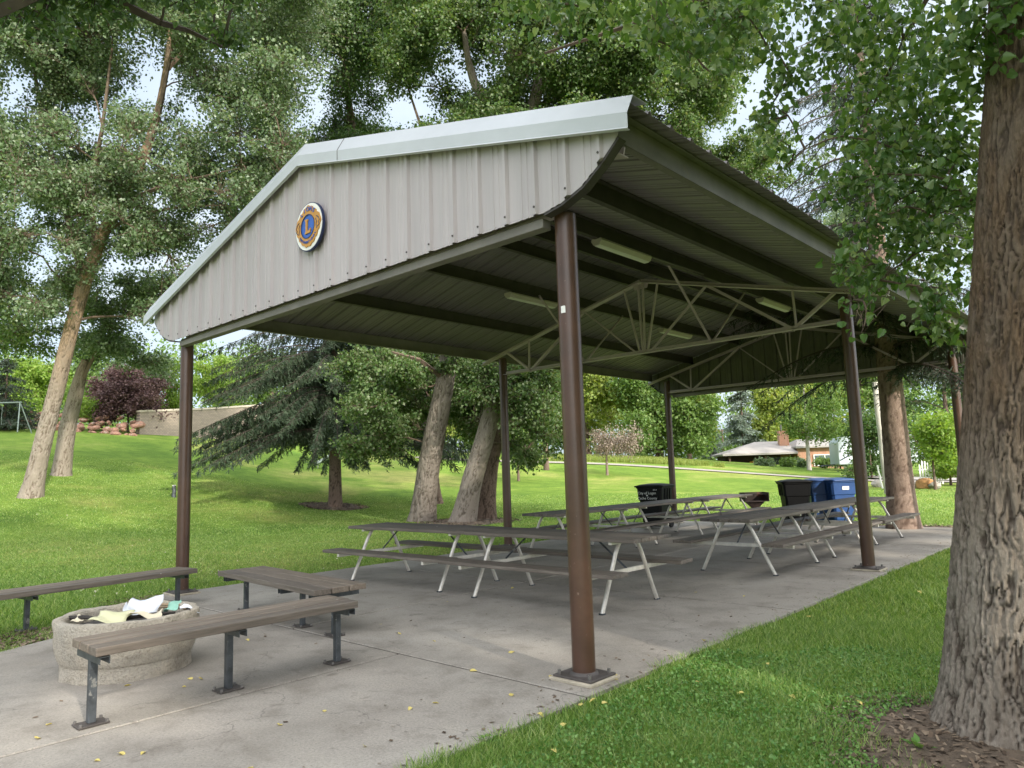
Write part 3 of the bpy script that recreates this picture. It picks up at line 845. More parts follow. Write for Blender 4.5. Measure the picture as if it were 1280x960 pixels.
# ================================================================== FURNITURE
def boards(mb, n, w, gap, x0, x1, z0, z1, y0=0.0, jit=0.008, seed=0):
    rr = random.Random(seed)
    tot = n * w + (n - 1) * gap
    for i in range(n):
        y = y0 - tot / 2 + w / 2 + i * (w + gap)
        a = x0 + rr.uniform(-jit, jit); b_ = x1 + rr.uniform(-jit, jit)
        dz = rr.uniform(-0.002, 0.002)
        mb.box(((a + b_) / 2, y, (z0 + z1) / 2 + dz), (b_ - a, w, z1 - z0))

def picnic_table(L, S, label, group):
    t = thing('picnic_table', label, 'table', group=group)
    mb = MB(); boards(mb, 5, 0.138, 0.011, -L / 2, L / 2, 0.715, 0.757, seed=3)
    mb.build('tabletop', M['wood'], t, bevel=0.005)
    for s_ in (-1, 1):
        mb = MB(); boards(mb, 2, 0.142, 0.006, -L / 2 - 0.02, L / 2 + 0.02, 0.408, 0.448, s_ * 0.655, seed=5 + s_)
        mb.build('bench_seat', M['wood'], t, bevel=0.005)
    for e in (-1, 1):
        x = e * S / 2
        mb = MB(); mb.beam((x, -0.34, 0.699), (x, 0.34, 0.699), 0.045, 0.03)
        fr = mb.build('top_rail', M['galv'], t, bevel=0.003)
        for s_ in (-1, 1):
            mb = MB(); mb.path([(x, s_ * 0.17, 0.69), (x, s_ * 0.245, 0.58), (x, s_ * 0.53, 0.0)], 0.023, 12); mb.build('leg', M['galv'], t, smooth=True)
        mb = MB(); mb.beam((x - e * 0.03, -0.79, 0.385), (x - e * 0.03, 0.79, 0.385), 0.04, 0.045); mb.build('seat_bar', M['galv'], t, bevel=0.003)
        mb = MB(); mb.path([(x - e * 0.03, 0, 0.40), (x - e * 0.42, 0, 0.705)], 0.011, 8); mb.build('brace', M['legsteel'], t)
        for s_ in (-1, 1):
            mb = MB(); mb.box((x, s_ * 0.53, 0.008), (0.05, 0.055, 0.016)); mb.build('foot_cap', M['legsteel'], t)
    return t

def put(t, x, y, rz, label=None):
    t.location = (x, y, 0); t.rotation_euler = (0, 0, rz)
    if label: t['label'] = label
GP = 'picnic tables under the pavilion roof'
tA = picnic_table(2.52, 1.88, 'weathered picnic table with pale metal legs, just behind the big front post', GP)
put(tA, -2.17, 2.46, 0.0)
tB = copy_tree(tA); put(tB, -4.73, 2.50, 0.006, 'weathered picnic table with pale metal legs, nearest the lawn trunks, behind the wide bench')
tC = picnic_table(2.14, 1.50, 'grey picnic table with splayed legs whose end faces the camera, mid slab by second post', GP)
put(tC, -1.36, 6.06, PI / 2)
tD = copy_tree(tC); put(tD, -1.37, 8.30, PI / 2 + 0.01, 'grey picnic table in front of the blue bin, half hidden behind the second post')
tE = copy_tree(tC); put(tE, -1.33, 10.35, PI / 2 - 0.01, 'grey picnic table at the far slab edge, its end in front of the spruce trunk')
tF = copy_tree(tA); put(tF, -4.85, 6.42, PI / 2, 'back row picnic table at the lawn side, seen just beside the big front post')
tG = copy_tree(tA); put(tG, -4.88, 9.0, PI / 2 + 0.012, 'back row picnic table directly in front of the lettered black bin')
tH = copy_tree(tA); put(tH, -4.86, 11.55, PI / 2, 'back row picnic table whose far end touches the park grill in view')

def bench(label, L, n, w, z, legs, legw=0.047):
    t = thing('park_bench', label, 'bench', group='plank benches around the fire ring')
    mb = MB(); boards(mb, n, w - .005, 0.013, -L / 2, L / 2, z - 0.054, z, seed=int(L * 100) + n, jit=0.012)
    mb.build('seat', M['wood_bench'], t, bevel=0.006, seg=2)
    W_ = n * w
    for x in legs:
        mb = MB(); mb.box((x, 0, (z - 0.092) / 2 + 0.006), (legw, legw, z - 0.11)); lg = mb.build('leg', M['legsteel'], t, bevel=0.004)
        mb = MB(); mb.box((x, 0, 0.010), (0.18, 0.13, 0.010)); mb.build('base_plate', M['plate'], lg, bevel=0.002)
        mb = MB()
        for dx, dy in ((-.075, -.055), (.075, -.055), (-.075, .055), (.075, .055)): mb.path([(x + dx, dy, 0.015), (x + dx, dy, 0.03)], 0.01, 6)
        mb.build('bolt', M['bolt'], lg)
        mb = MB()
        mb.box((x, 0, z - 0.066), (0.06, W_ * 0.94, 0.006)); mb.box((x - 0.027, 0, z - 0.088), (0.006, W_ * 0.94, 0.04)); mb.box((x + 0.027, 0, z - 0.088), (0.006, W_ * 0.94, 0.04))
        mb.build('cross_channel', M['legsteel'], lg)
    return t
b1 = bench('brown three-board bench in front of the concrete fire ring', 1.92, 3, 0.148, 0.505, (-0.90, -0.01, 0.90)); put(b1, -1.875, -1.72, PI / 2)
b2 = bench('short wide bench between the fire ring and the picnic tables', 2.30, 3, 0.178, 0.465, (-1.0, 0.38, 1.02)); put(b2, -3.78, -0.18, -0.075)
b3 = bench('long narrow bench on the lawn side behind the fire ring', 2.75, 3, 0.138, 0.43, (-1.2, -0.42, 1.24)); put(b3, -5.86, -1.60, PI / 2 + 0.12)
b3.location.z = -0.01

# fire ring
FR = np.array([-3.17, -1.95, 0.0])
fr = thing('fire_ring', 'round rough concrete fire ring full of ash and burnt paper', 'fire pit', FR)
def ring_mesh():
    n = 96; prof = [(0.40, 0.02), (0.425, 0.20), (0.44, 0.415), (0.45, 0.435), (0.47, 0.445), (0.505, 0.447), (0.522, 0.44), (0.531, 0.42), (0.531, 0.34), (0.528, 0.27), (0.514, 0.20), (0.496, 0.14), (0.486, 0.115), (0.480, 0.11), (0.477, 0.06), (0.479, 0.0)]
    vs = []; fs = []; m = len(prof)
    for i in range(n):
        a = 2 * PI * i / n
        for j, (r_, z) in enumerate(prof):
            w = 0.011 * (float(vnoise(np.array([math.cos(a) * 3 + 7.0]), np.array([math.sin(a) * 3 + z * 6 + 9.0]), 4)[0]) - 0.5) * 2
            w2 = 0.011 * (float(vnoise(np.array([a * 9.0]), np.array([z * 20 + 3.0]), 8)[0]) - 0.5)
            vs.append(((r_ + w + w2) * math.cos(a), (r_ + w + w2) * math.sin(a), z + (w2 if z > .4 else 0)))
    for i in range(n):
        for j in range(m - 1): fs.append((i * m + j, ((i + 1) % n) * m + j, ((i + 1) % n) * m + j + 1, i * m + j + 1))
    mb = MB(); return mb.add(vs, fs)
ring_mesh().build('ring_wall', M['ring'], fr, smooth=True)
def ashbed():
    n = 40; vs = [(0, 0, 0.37)]; fs = []
    for k_ in range(1, 9):
        for i in range(n):
            a = 2 * PI * i / n; r_ = 0.445 * k_ / 8
            z = 0.34 + 0.05 * (1 - (k_ / 8) ** 2) + 0.05 * (float(vnoise(np.array([r_ * math.cos(a) * 14 + 20]), np.array([r_ * math.sin(a) * 14 + 20]), 2)[0]) - 0.5)
            vs.append((r_ * math.cos(a), r_ * math.sin(a), z))
    for i in range(n): fs.append((0, 1 + i, 1 + (i + 1) % n))
    for k_ in range(7):
        for i in range(n):
            a = 1 + k_ * n; fs.append((a + i, a + n + i, a + n + (i + 1) % n, a + (i + 1) % n))
    mb = MB(); return mb.add(vs, fs)
ashbed().build('ash_bed', M['ash'], fr, smooth=True)

def sheet(label, c, sx, sy, rz, tilt, mat, seed, name='paper_sheet', cat='paper', curl=0.05, group=None):
    n = 9; vs = []; fs = []; rr = random.Random(seed)
    a, b_, ph = rr.uniform(-1, 1), rr.uniform(-1, 1), rr.uniform(0, 6)
    for i in range(n):
        for j in range(n):
            x, y = (i / (n - 1) - .5), (j / (n - 1) - .5)
            z = curl * (a * x * x * 3 + b_ * x * y * 4 + 0.35 * math.sin(7 * x + ph) + 0.25 * math.sin(9 * y + 4 * x))
            ex = 1 + 0.12 * math.sin(5 * y + ph)
            vs.append((x * sx * ex, y * sy, z))
    for i in range(n - 1):
        for j in range(n - 1): fs.append((i * n + j, (i + 1) * n + j, (i + 1) * n + j + 1, i * n + j + 1))
    mb = MB(); mb.add(vs, fs); o = mb.build(name, mat, smooth=True)
    o.location = c; o.rotation_euler = (tilt[0], tilt[1], rz)
    sd = o.modifiers.new('solid', 'SOLIDIFY'); sd.thickness = 0.0015
    return tag(o, label, cat, group)
sheet('crumpled yellow paper sheet leaning on the near rim of the fire ring', (-2.98, -2.14, 0.462), 0.25, 0.19, 0.85, (0.35, 0.15), M['paper_y'], 1, curl=.03)
sheet('white crumpled paper standing up in the middle of the fire ring', (-3.12, -1.85, 0.47), 0.24, 0.20, 0.9, (0.65, 0.1), M['paper_w'], 2, curl=0.04)
sheet('green crumpled paper in the fire ring beside the white paper', (-3.06, -1.66, 0.46), 0.15, 0.12, 0.4, (0.6, -0.4), M['paper_g'], 3, curl=0.04)
sheet('white scrap of card hanging over the right rim of the fire ring', (-2.86, -1.58, 0.45), 0.15, 0.05, 0.9, (0.15, 0.45), M['paper_w'], 4, curl=0.02)
sheet('torn cream card by the near rim between the yellow and green papers', (-2.86, -1.93, 0.45), 0.24, 0.09, 0.75, (0.3, 0.1), M['cream'], 6, curl=0.04)
sheet('small white torn scrap at the left inside edge of the fire ring', (-3.28, -2.28, 0.43), 0.12, 0.08, 0.4, (0.25, 0.1), M['cream'], 7, curl=0.025)
sheet('pale blue torn scrap behind the white paper in the fire ring', (-3.28, -1.86, 0.44), 0.16, 0.12, 1.4, (0.6, 0.3), M['paper_w'], 9, curl=0.08)
for i, (x0, y0, x1, y1, r_, mt, lab) in enumerate([
    (-3.45, -2.30, -3.05, -2.20, 0.020, 'char', 'charred stick lying at the left side of the fire ring'),
    (-3.00, -2.05, -2.82, -1.72, 0.017, 'char', 'charred stick along the near rim of the fire ring'),
    (-3.35, -1.72, -2.90, -1.58, 0.012, 'stick', 'pale scrap of wood at the right side of the fire ring'),
    (-3.55, -1.75, -3.15, -1.55, 0.014, 'stick', 'pale stick along the far rim of the fire ring'),
    (-3.05, -1.55, -2.78, -1.62, 0.015, 'char', 'burnt stick end poking over the right rim of the ring')]):
    mb = MB(); zb = 0.425
    mb.path([(x0, y0, zb), ((x0 + x1) / 2 + .02, (y0 + y1) / 2, zb + 0.02), (x1, y1, zb + 0.015)], [r_, r_ * .9, r_ * .6], 6)
    mb.v = [(a - x0, b_ - y0, c - zb) for a, b_, c in mb.v]
    tag(mb.build('wood_stick', M[mt], origin=(x0, y0, zb)), lab, 'stick')

# wheeled bins
def wheelie_bin(mat, label, loc, rz, group, lettering=None, label_patch=False):
    t = thing('wheelie_bin', label, 'bin', loc, rz, group)
    # front faces -y; handle and wheels at +y
    H_ = 1.02
    mb = MB(); vs = []; fs = []
    lv = [(0.00, 0.235, -0.24, 0.20), (0.05, 0.245, -0.255, 0.22), (0.62, 0.285, -0.31, 0.315), (0.64, 0.305, -0.33, 0.34), (0.92, 0.325, -0.355, 0.375), (0.925, 0.345, -0.375, 0.40), (0.98, 0.345, -0.375, 0.40)]
    ch = 0.045
    for z, hx, y0, y1 in lv:
        for x, y in ((-hx + ch, y0), (hx - ch, y0), (hx, y0 + ch), (hx, y1 - ch), (hx - ch, y1), (-hx + ch, y1), (-hx, y1 - ch), (-hx, y0 + ch)): vs.append((x, y, z + 0.05))
    for i in range(len(lv) - 1):
        for k_ in range(8): fs.append((i * 8 + k_, i * 8 + (k_ + 1) % 8, (i + 1) * 8 + (k_ + 1) % 8, (i + 1) * 8 + k_))
    fs.append(tuple(range(8))[::-1]); fs.append(tuple((len(lv) - 1) * 8 + k_ for k_ in range(8)))
    mb.add(vs, fs); mb.build('body', mat, t, bevel=0.008, seg=2)
    for s_ in (-1, 1):                     # side ribs
        mb = MB()
        for y in (-0.12, 0.03, 0.18): mb.beam((s_ * 0.318, y, 0.70), (s_ * 0.332, y, 0.96), 0.03, 0.02, (1, 0, 0))
        mb.build('side_rib', mat, t)
    mb = MB(); vs = []; fs = []
    nx_, ny_ = 7, 7
    for i in range(nx_):
        for j in range(ny_):
            x = -0.36 + 0.72 * i / (nx_ - 1); y = -0.40 + 0.82 * j / (ny_ - 1)
            e = max(abs(x) / 0.36, abs((y - .01) / 0.41))
            vs.append((x, y, 1.035 + 0.055 * (1 - e ** 2.2) + (0.0)))
    nn = nx_ * ny_
    for i in range(nx_ - 1):
        for j in range(ny_ - 1): fs.append((i * ny_ + j, (i + 1) * ny_ + j, (i + 1) * ny_ + j + 1, i * ny_ + j + 1))
    mb.add(vs, fs); o = mb.build('lid', mat, t, smooth=True)
    sd = o.modifiers.new('solid', 'SOLIDIFY'); sd.thickness = 0.03; sd.offset = -1
    mb = MB(); mb.path([(-0.30, 0.40, 1.0), (-0.30, 0.50, 0.99), (0.30, 0.50, 0.99), (0.30, 0.40, 1.0)], 0.018, 8); mb.build('handle', mat, t, smooth=True)
    for s_ in (-1, 1):
        mb = MB(); mb.lathe([(0.03, -0.03), (0.13, -0.03), (0.14, -0.02), (0.14, 0.02), (0.13, 0.03), (0.03, 0.03)], 20)
        w = mb.build('wheel', M['rubber'], t, smooth=True); w.rotation_euler = (0, PI / 2, 0); w.location = (s_ * 0.27, 0.27, 0.14)
    mb = MB(); mb.path([(-0.27, 0.27, 0.14), (0.27, 0.27, 0.14)], 0.012, 8); mb.build('axle', M['bolt'], t)
    if lettering:
        for txt, sz, xx, zz in lettering:
            me = text_mesh(txt, sz); o = link('printed_text', me, M['white'], t)
            tl = math.atan2(0.025, 0.28)
            o.matrix_local = Matrix.Translation((xx, -0.333 - (zz - 0.69) * 0.0893 - 0.004, zz)) @ Matrix.Rotation(PI / 2 + tl, 4, 'X')
    if label_patch:
        mb = MB(); mb.box((0.02, -0.352, 0.84), (0.17, 0.006, 0.085), Matrix.Rotation(0.09, 3, 'X')); p = mb.build('white_label', M['white'], t)
        me = text_mesh('RECYCLE', 0.032); o = link('printed_text', me, M['blue'], t)
        o.matrix_local = Matrix.Translation((0.02, -0.3565, 0.84)) @ Matrix.Rotation(PI / 2 + 0.09, 4, 'X')
    return t
def face(p, extra):      # angle so that the bin front (-y) looks at the camera, turned by extra
    d = CAM[:2] - np.array(p[:2]); return math.atan2(d[1], d[0]) + PI / 2 + extra
p = (-6.36, 11.35, 0)
wheelie_bin(M['bin_black'], 'black wheeled bin with white lettering beside the far lawn-side post', p, face(p, -0.42), 'wheeled bins at the slab end',
            [('City of Logan', 0.088, -0.05, 0.86), ('\u2726', 0.07, -0.05, 0.80), ('Cache County', 0.088, -0.05, 0.735), ('0214', 0.05, 0.17, 0.935)])
p = at(995, 640, 17.6); wheelie_bin(M['bin_black'], 'plain black wheeled bin standing beside the blue bins', (p[0], p[1], 0), face(p, 0.22), 'wheeled bins at the slab end')
p = at(1027, 640, 18.0); wheelie_bin(M['bin_blue'], 'blue wheeled bin in the middle between a black and a blue bin', (p[0], p[1], 0), face(p, 0.25), 'wheeled bins at the slab end')
p = at(1049, 640, 17.7); wheelie_bin(M['bin_blue'], 'blue wheeled bin with small white label next to the second post', (p[0], p[1], 0), face(p, 0.5), 'wheeled bins at the slab end', None, True)

# park grill on a post
p = at(943, 625, 17.9)
gr = thing('park_grill', 'rusty black park grill on a single post beyond the back tables', 'grill', (p[0], p[1], 0), 0.73)
mb = MB(); mb.path([(0, 0, 0), (0, 0, 0.40)], 0.035, 10); mb.build('pedestal', M['grill'], gr)
mb = MB(); mb.add([(-.05, -.05, .38), (.05, -.05, .38), (.05, .05, .38), (-.05, .05, .38), (-.2, -.16, .56), (.2, -.16, .56), (.2, .16, .56), (-.2, .16, .56)],
                  [(0, 3, 2, 1), (4, 5, 6, 7), (0, 1, 5, 4), (1, 2, 6, 5), (2, 3, 7, 6), (3, 0, 4, 7)]); mb.build('funnel', M['grill'], gr)
mb = MB()
for c, s in (((0, 0, .57), (.6, .42, .012)), ((-.295, 0, .675), (.012, .42, .22)), ((.295, 0, .675), (.012, .42, .22)), ((0, .205, .675), (.58, .012, .22))): mb.box(c, s)
mb.build('firebox', M['grill'], gr)
mb = MB()
for i in range(15): mb.path([(-.27 + i * .0385, -.2, .74), (-.27 + i * .0385, .195, .74)], 0.006, 5)
mb.build('grate', M['grill'], gr)
mb = MB(); mb.path([(-.1, -.21, .74), (-.1, -.32, .75), (.1, -.32, .75), (.1, -.21, .74)], 0.009, 6); mb.build('handle', M['grill'], gr)

# ================================================================== PLANTS
QUAD = (np.array([(0, 0, 0), (0.40, 0.42, 0.07), (0, 1, -0.03), (-0.40, 0.42, 0.07)], float), np.array([(0, 1, 2, 3)]))
NEEDLE = (np.array([(-0.09, 0, 0), (0.09, 0, 0), (0.07, 1, 0), (-0.07, 1, 0)], float), np.array([(0, 1, 2, 3)]))
HEART = (np.array([(0, 0.02, 0), (0.22, -0.06, .05), (0.46, 0.16, .10), (0.34, 0.55, .07), (0, 1.0, -.16), (-0.34, 0.55, .09), (-0.46, 0.16, .10), (-0.22, -0.06, .05)], float),
         np.array([(0, 1, 2, 3, 4), (0, 4, 5, 6, 7)]))

def unit(a): return a / np.maximum(np.linalg.norm(a, axis=1), 1e-9)[:, None]

def leaves(name, P, size, mat, parent, origin, rg, tmpl=QUAD, droop=0.6, up=0.7, axis=None):
    n = len(P)
    a = rg.normal(size=(n, 3)) if axis is None else axis + rg.normal(size=(n, 3)) * 0.35
    a[:, 2] -= droop; a = unit(a)
    nn = rg.normal(size=(n, 3)); nn[:, 2] += up
    nn = unit(nn - a * (nn * a).sum(1)[:, None]); s = np.cross(a, nn)
    T, Fc = tmpl
    sz = (size * rg.uniform(0.5, 1.4, n))[:, None, None]
    V = P[:, None, :] + sz * (T[None, :, 0:1] * s[:, None, :] + T[None, :, 1:2] * a[:, None, :] + T[None, :, 2:3] * nn[:, None, :])
    k_ = len(T)
    fc = (np.arange(n)[:, None, None] * k_ + Fc[None]).reshape(-1, Fc.shape[1])
    return np_obj(name, V.reshape(-1, 3), fc, mat, parent, origin)

def tubes(segs, n=4):
    """segs: arrays A, B (m,3), ra, rb -> verts, quads of open tapered tubes"""
    A, B, ra, rb = segs; m = len(A)
    t = unit(B - A); ref = np.where(np.abs(t[:, 2:3]) < 0.9, np.array([[0, 0, 1.0]]), np.array([[1.0, 0, 0]]))
    x = unit(np.cross(t, ref)); y = np.cross(t, x)
    ang = np.arange(n) * 2 * PI / n
    o = np.cos(ang)[None, :, None] * x[:, None, :] + np.sin(ang)[None, :, None] * y[:, None, :]
    V = np.concatenate([A[:, None, :] + o * ra[:, None, None], B[:, None, :] + o * rb[:, None, None]], 1).reshape(-1, 3)
    b_ = np.arange(m)[:, None] * 2 * n; k_ = np.arange(n)[None, :]; k2 = (k_ + 1) % n
    fc = np.stack([b_ + k_, b_ + k2, b_ + n + k2, b_ + n + k_], -1).reshape(-1, 4)
    return V, fc

def worley(x, y, seed, perx):
    ix, iy = np.floor(x), np.floor(y)
    f1 = np.full(x.shape, 9.0); f2 = f1.copy(); cid = np.zeros(x.shape)
    for dx in (-1, 0, 1):
        for dy in (-1, 0, 1):
            cx, cy = ix + dx, iy + dy; hx = (cx.astype(int) % perx); hy = cy.astype(int)
            d = (cx + .15 + .7 * _hash(hx, hy, seed) - x) ** 2 + (cy + .1 + .8 * _hash(hx, hy, seed + 5) - y) ** 2
            d = np.sqrt(d); near_ = d < f1
            f2 = np.where(near_, f1, np.minimum(f2, d)); cid = np.where(near_, _hash(hx, hy, seed + 9), cid); f1 = np.where(near_, d, f1)
    return f1, f2, cid

def trunk_mesh(pts, rad, res, seed, flare=0.45, groove=0.03, freq=13, lobes=0.12, fl_h=0.45):
    """tapered trunk along a polyline with real furrowed bark"""
    pts = np.array(pts, float); rad = np.array(rad, float)
    L = np.concatenate([[0], np.cumsum(np.linalg.norm(np.diff(pts, axis=0), axis=1))])
    n = max(6, int(L[-1] / res)); s = np.linspace(0, L[-1], n)
    def sm(c):
        v = np.interp(s, L, c)
        w = max(1, int(0.5 / res))
        k_ = np.ones(2 * w + 1) / (2 * w + 1)
        return np.convolve(np.pad(v, w, mode='reflect', reflect_type='odd'), k_, mode='valid')
    C = np.stack([sm(pts[:, i]) for i in range(3)], 1); R_ = np.interp(s, L, rad)
    t = unit(np.gradient(C, axis=0))
    x = unit(np.cross(np.array([[0, 1.0, 0]]), t)); y = np.cross(t, x)
    m = max(10, int(2 * PI * rad[0] / res)); th = np.arange(m) * 2 * PI / m
    TH, S = np.meshgrid(th, s); RR = np.repeat(R_[:, None], m, 1)
    per = max(6, int(round(freq * rad[0] * 2 * PI)))
    U_ = TH / (2 * PI)
    wob = vnoise(U_ * 9, S * 2.2, seed + 1, 9) - .5
    wob2 = vnoise(U_ * per, S * freq * .42, seed + 4, per) - .5
    wob3 = vnoise(U_ * per * 2, S * freq * 1.3, seed + 14, per * 2) - .5
    sh = vnoise(U_ * per, S * 2.0, seed + 6, per)
    f1, f2, cid = worley((U_ * per + 2.2 * wob + 1.15 * wob2 + .4 * wob3) % per, S * freq * 0.085 + 1.3 * sh, seed, per)
    wd = .20 + .30 * vnoise(U_ * per * .999, S * freq * .3, seed + 31, per)
    g1 = np.clip((f2 - f1) / wd, 0, 1); g1 = g1 * g1 * (3 - 2 * g1)
    keep_ = np.clip((vnoise(U_ * max(6, per // 2), S * freq * .22, seed + 33, max(6, per // 2)) - .12) * 3.2, 0.35, 1)
    g1 = 1 - (1 - g1) * keep_
    e1, e2, _c = worley((U_ * per * 2 + 2.0 * wob + 1.2 * wob2 + .8 * wob3) % (per * 2), S * freq * 0.22 + sh, seed + 20, per * 2)
    g2 = np.clip((e2 - e1) / 0.5, 0, 1); g2 = 1 - (1 - g2) * np.clip((cid - .25) * 1.6, 0, 1)
    c_ = vnoise(U_ * per * 5, S * freq * 2.0, seed + 3, per * 5)
    c2_ = vnoise(U_ * per * 11, S * freq * 6, seed + 13, per * 11)
    g1 = np.clip(g1, 0, 1)
    disp = g1 * (.72 + .35 * (cid - .5)) + .34 * g1 * g2 + .20 * c_ + .10 * c2_ - 0.95
    furrow = (1 - g1) ** 1.3 * .95 + .30 * (1 - g2) * g1 + .30 * (c_ - .5)
    fl = flare * np.exp(-S / fl_h); lob = lobes * np.exp(-S / (fl_h * 1.5)) * (vnoise(TH / (2 * PI) * 5, S * 0.4, seed + 7, 5) - .3) * 2
    big = 0.06 * (vnoise(TH / (2 * PI) * 3, S * 0.7, seed + 9, 3) - .5)
    r2 = RR * (1 + fl + lob + big) + groove * disp * np.clip(RR / rad[0], .35, 1)
    V = C[:, None, :] + r2[:, :, None] * (np.cos(TH)[:, :, None] * x[:, None, :] + np.sin(TH)[:, :, None] * y[:, None, :])
    I = np.arange(n * m).reshape(n, m); J = np.roll(I, -1, 1)
    fc = np.stack([I[:-1], J[:-1], J[1:], I[1:]], -1).reshape(-1, 4)
    return V.reshape(-1, 3), fc, C, R_, furrow.ravel(), np.repeat(s[:, None], m, 1).ravel()

def bark_attr(o, fu, hs):
    for nm, d in (('furrow', fu), ('height', hs)):
        a = o.data.attributes.new(nm, 'FLOAT', 'POINT'); a.data.foreach_set('value', np.ascontiguousarray(d, np.float32))

def curve_pts(a, b_, rg, k_=5, sag=0.12):
    t = np.linspace(0, 1, k_)[:, None]; L = np.linalg.norm(b_ - a)
    p = a + (b_ - a) * t; off = rg.normal(size=3) * L * 0.10; off[2] += L * sag
    p = p + np.sin(t * PI) * off + (rg.normal(size=(k_, 3)) * L * 0.025) * np.sin(t * PI)
    return p

def tree(name, label, cat, base, trunk, rad, clumps, nleaf, lsize, lmat, bmat, seed, tw=14, tmpl=QUAD, group=None, res=0.026,
         twigmat=None, groove=0.03, flare=0.4, limb_r=0.07, sig=0.20, droop=0.6, up=0.7, extra_limbs=(), src_z=None, chain=True, fine=False, freq=15, fl_h=.45):
    """clumps: rows (centre xyz, horizontal radius, vertical radius)"""
    rg = np.random.default_rng(seed); base = np.array(base, float)
    t = thing(name, label, cat, base, 0, group)
    twigmat = twigmat or M['twig']
    C = np.array(trunk, float)
    if len(C) > 1:
        V, fc, C, R_, fu, hs = trunk_mesh(trunk, rad, res, seed, flare, groove, freq, fl_h=fl_h)
        bark_attr(np_obj('trunk', V, fc, bmat, t, base, smooth=True), fu, hs)
    A, B, ra, rb = [], [], [], []
    def limb(pts, r0, r1):
        rr = np.linspace(r0, r1, len(pts))
        for i in range(len(pts) - 1): A.append(pts[i]); B.append(pts[i + 1]); ra.append(rr[i]); rb.append(rr[i + 1])
    for pts, r0, r1 in extra_limbs: limb(np.array(pts, float), r0, r1)
    EX = np.concatenate([np.array(p_, float) for p_, _, _ in extra_limbs]) if extra_limbs else np.zeros((0, 3))
    SRC = np.concatenate([C[len(C) // 6:], EX]) if len(C) > 6 else np.concatenate([C, EX])
    if src_z is not None: SRC = SRC[SRC[:, 2] > src_z]
    tips0, tips1, wts = [], [], []
    if chain: clumps = sorted(clumps, key=lambda q_: float(np.min(np.linalg.norm(SRC - np.array(q_[:3]), axis=1))))
    for cx, cy, cz, rh, rv in clumps:
        c = np.array([cx, cy, cz]); d = np.linalg.norm(SRC - c, axis=1) + np.maximum(0, SRC[:, 2] - (c[2] - 0.2 * rv)) * 1.5
        src = SRC[int(np.argmin(d))]
        r0 = min(limb_r, 0.012 * np.linalg.norm(c - src) + 0.010)
        pts = curve_pts(src, c, rg, 6); limb(pts, r0, r0 * 0.45)
        if chain: SRC = np.concatenate([SRC, pts[3:]])
        stretch = 1 + (rg.normal(size=3) * .28 if not fine else 0)
        for _ in range(tw):
            u_ = rg.normal(size=3); u_ /= np.linalg.norm(u_); u_ *= rg.uniform(0.15, 1.25) ** 0.55
            tip = c + u_ * np.array([rh, rh, rv]) * stretch; st = pts[rg.integers(3, 6)] + rg.normal(size=3) * 0.05
            mid = (st + tip) / 2 + np.array([0, 0, 0.10 * rh]) + rg.normal(size=3) * .12 * rh
            limb(np.stack([st, mid, tip]), min(r0 * 0.38, .0022 if fine else .02), .001 if fine else 0.004)
            tips0.append(mid); tips1.append(tip); wts.append((rh * rh * rv) ** 0.66)
    V, fc = tubes((np.array(A), np.array(B), np.array(ra), np.array(rb)))
    np_obj('branches', V, fc, twigmat, t, base)
    tips0, tips1, wts = np.array(tips0), np.array(tips1), np.array(wts); wts /= wts.sum()
    i = rg.choice(len(wts), nleaf, p=wts); f = (rg.integers(0, 5, nleaf) / 4 * .85 + .15 + rg.normal(0, .045, nleaf))[:, None] if not fine else rg.uniform(0.1, 1.08, nleaf)[:, None]
    rel = np.sqrt(wts[i] / wts.mean())[:, None]
    P = tips0[i] + (tips1[i] - tips0[i]) * f + rg.normal(size=(nleaf, 3)) * sig * np.clip(rel, 0.6, 1.5) * np.array([1, 1, .8])
    leaves('crown', P, lsize, lmat, t, base, rg, tmpl, droop, up)
    return t

def cl(x, y, d, rx, ry=None):
    """a clump seen at photo pixel x, y, at distance d, with radii in photo pixels"""
    p = at(x, y, d); ry = ry or rx
    return (p[0], p[1], p[2], rx * d / F, ry * d / F)

def fill(rects, seed, gaps=(), avoid=0):
    """random clumps inside picture-plane rectangles x0,y0,x1,y1,d0,d1,n,r0,r1 of a far crown"""
    rg = random.Random(seed); out = []
    for x0, y0, x1, y1, d0, d1, n, r0, r1 in rects:
        k_ = 0
        while k_ < n:
            x, y, r_ = rg.uniform(x0, x1), rg.uniform(y0, y1), rg.uniform(r0, r1)
            k_ += 1
            if any((x - gx_) ** 2 + (y - gy_) ** 2 < (gr_ + r_ * 0.75) ** 2 for gx_, gy_, gr_ in gaps): continue
            out.append(cl(x, y, rg.uniform(d0, d1), r_, r_ * rg.uniform(0.6, 0.9)))
    return out
def pxline(L, d0=None, base=None):
    return [tuple(at(x, y, d)) for x, y, d in L]

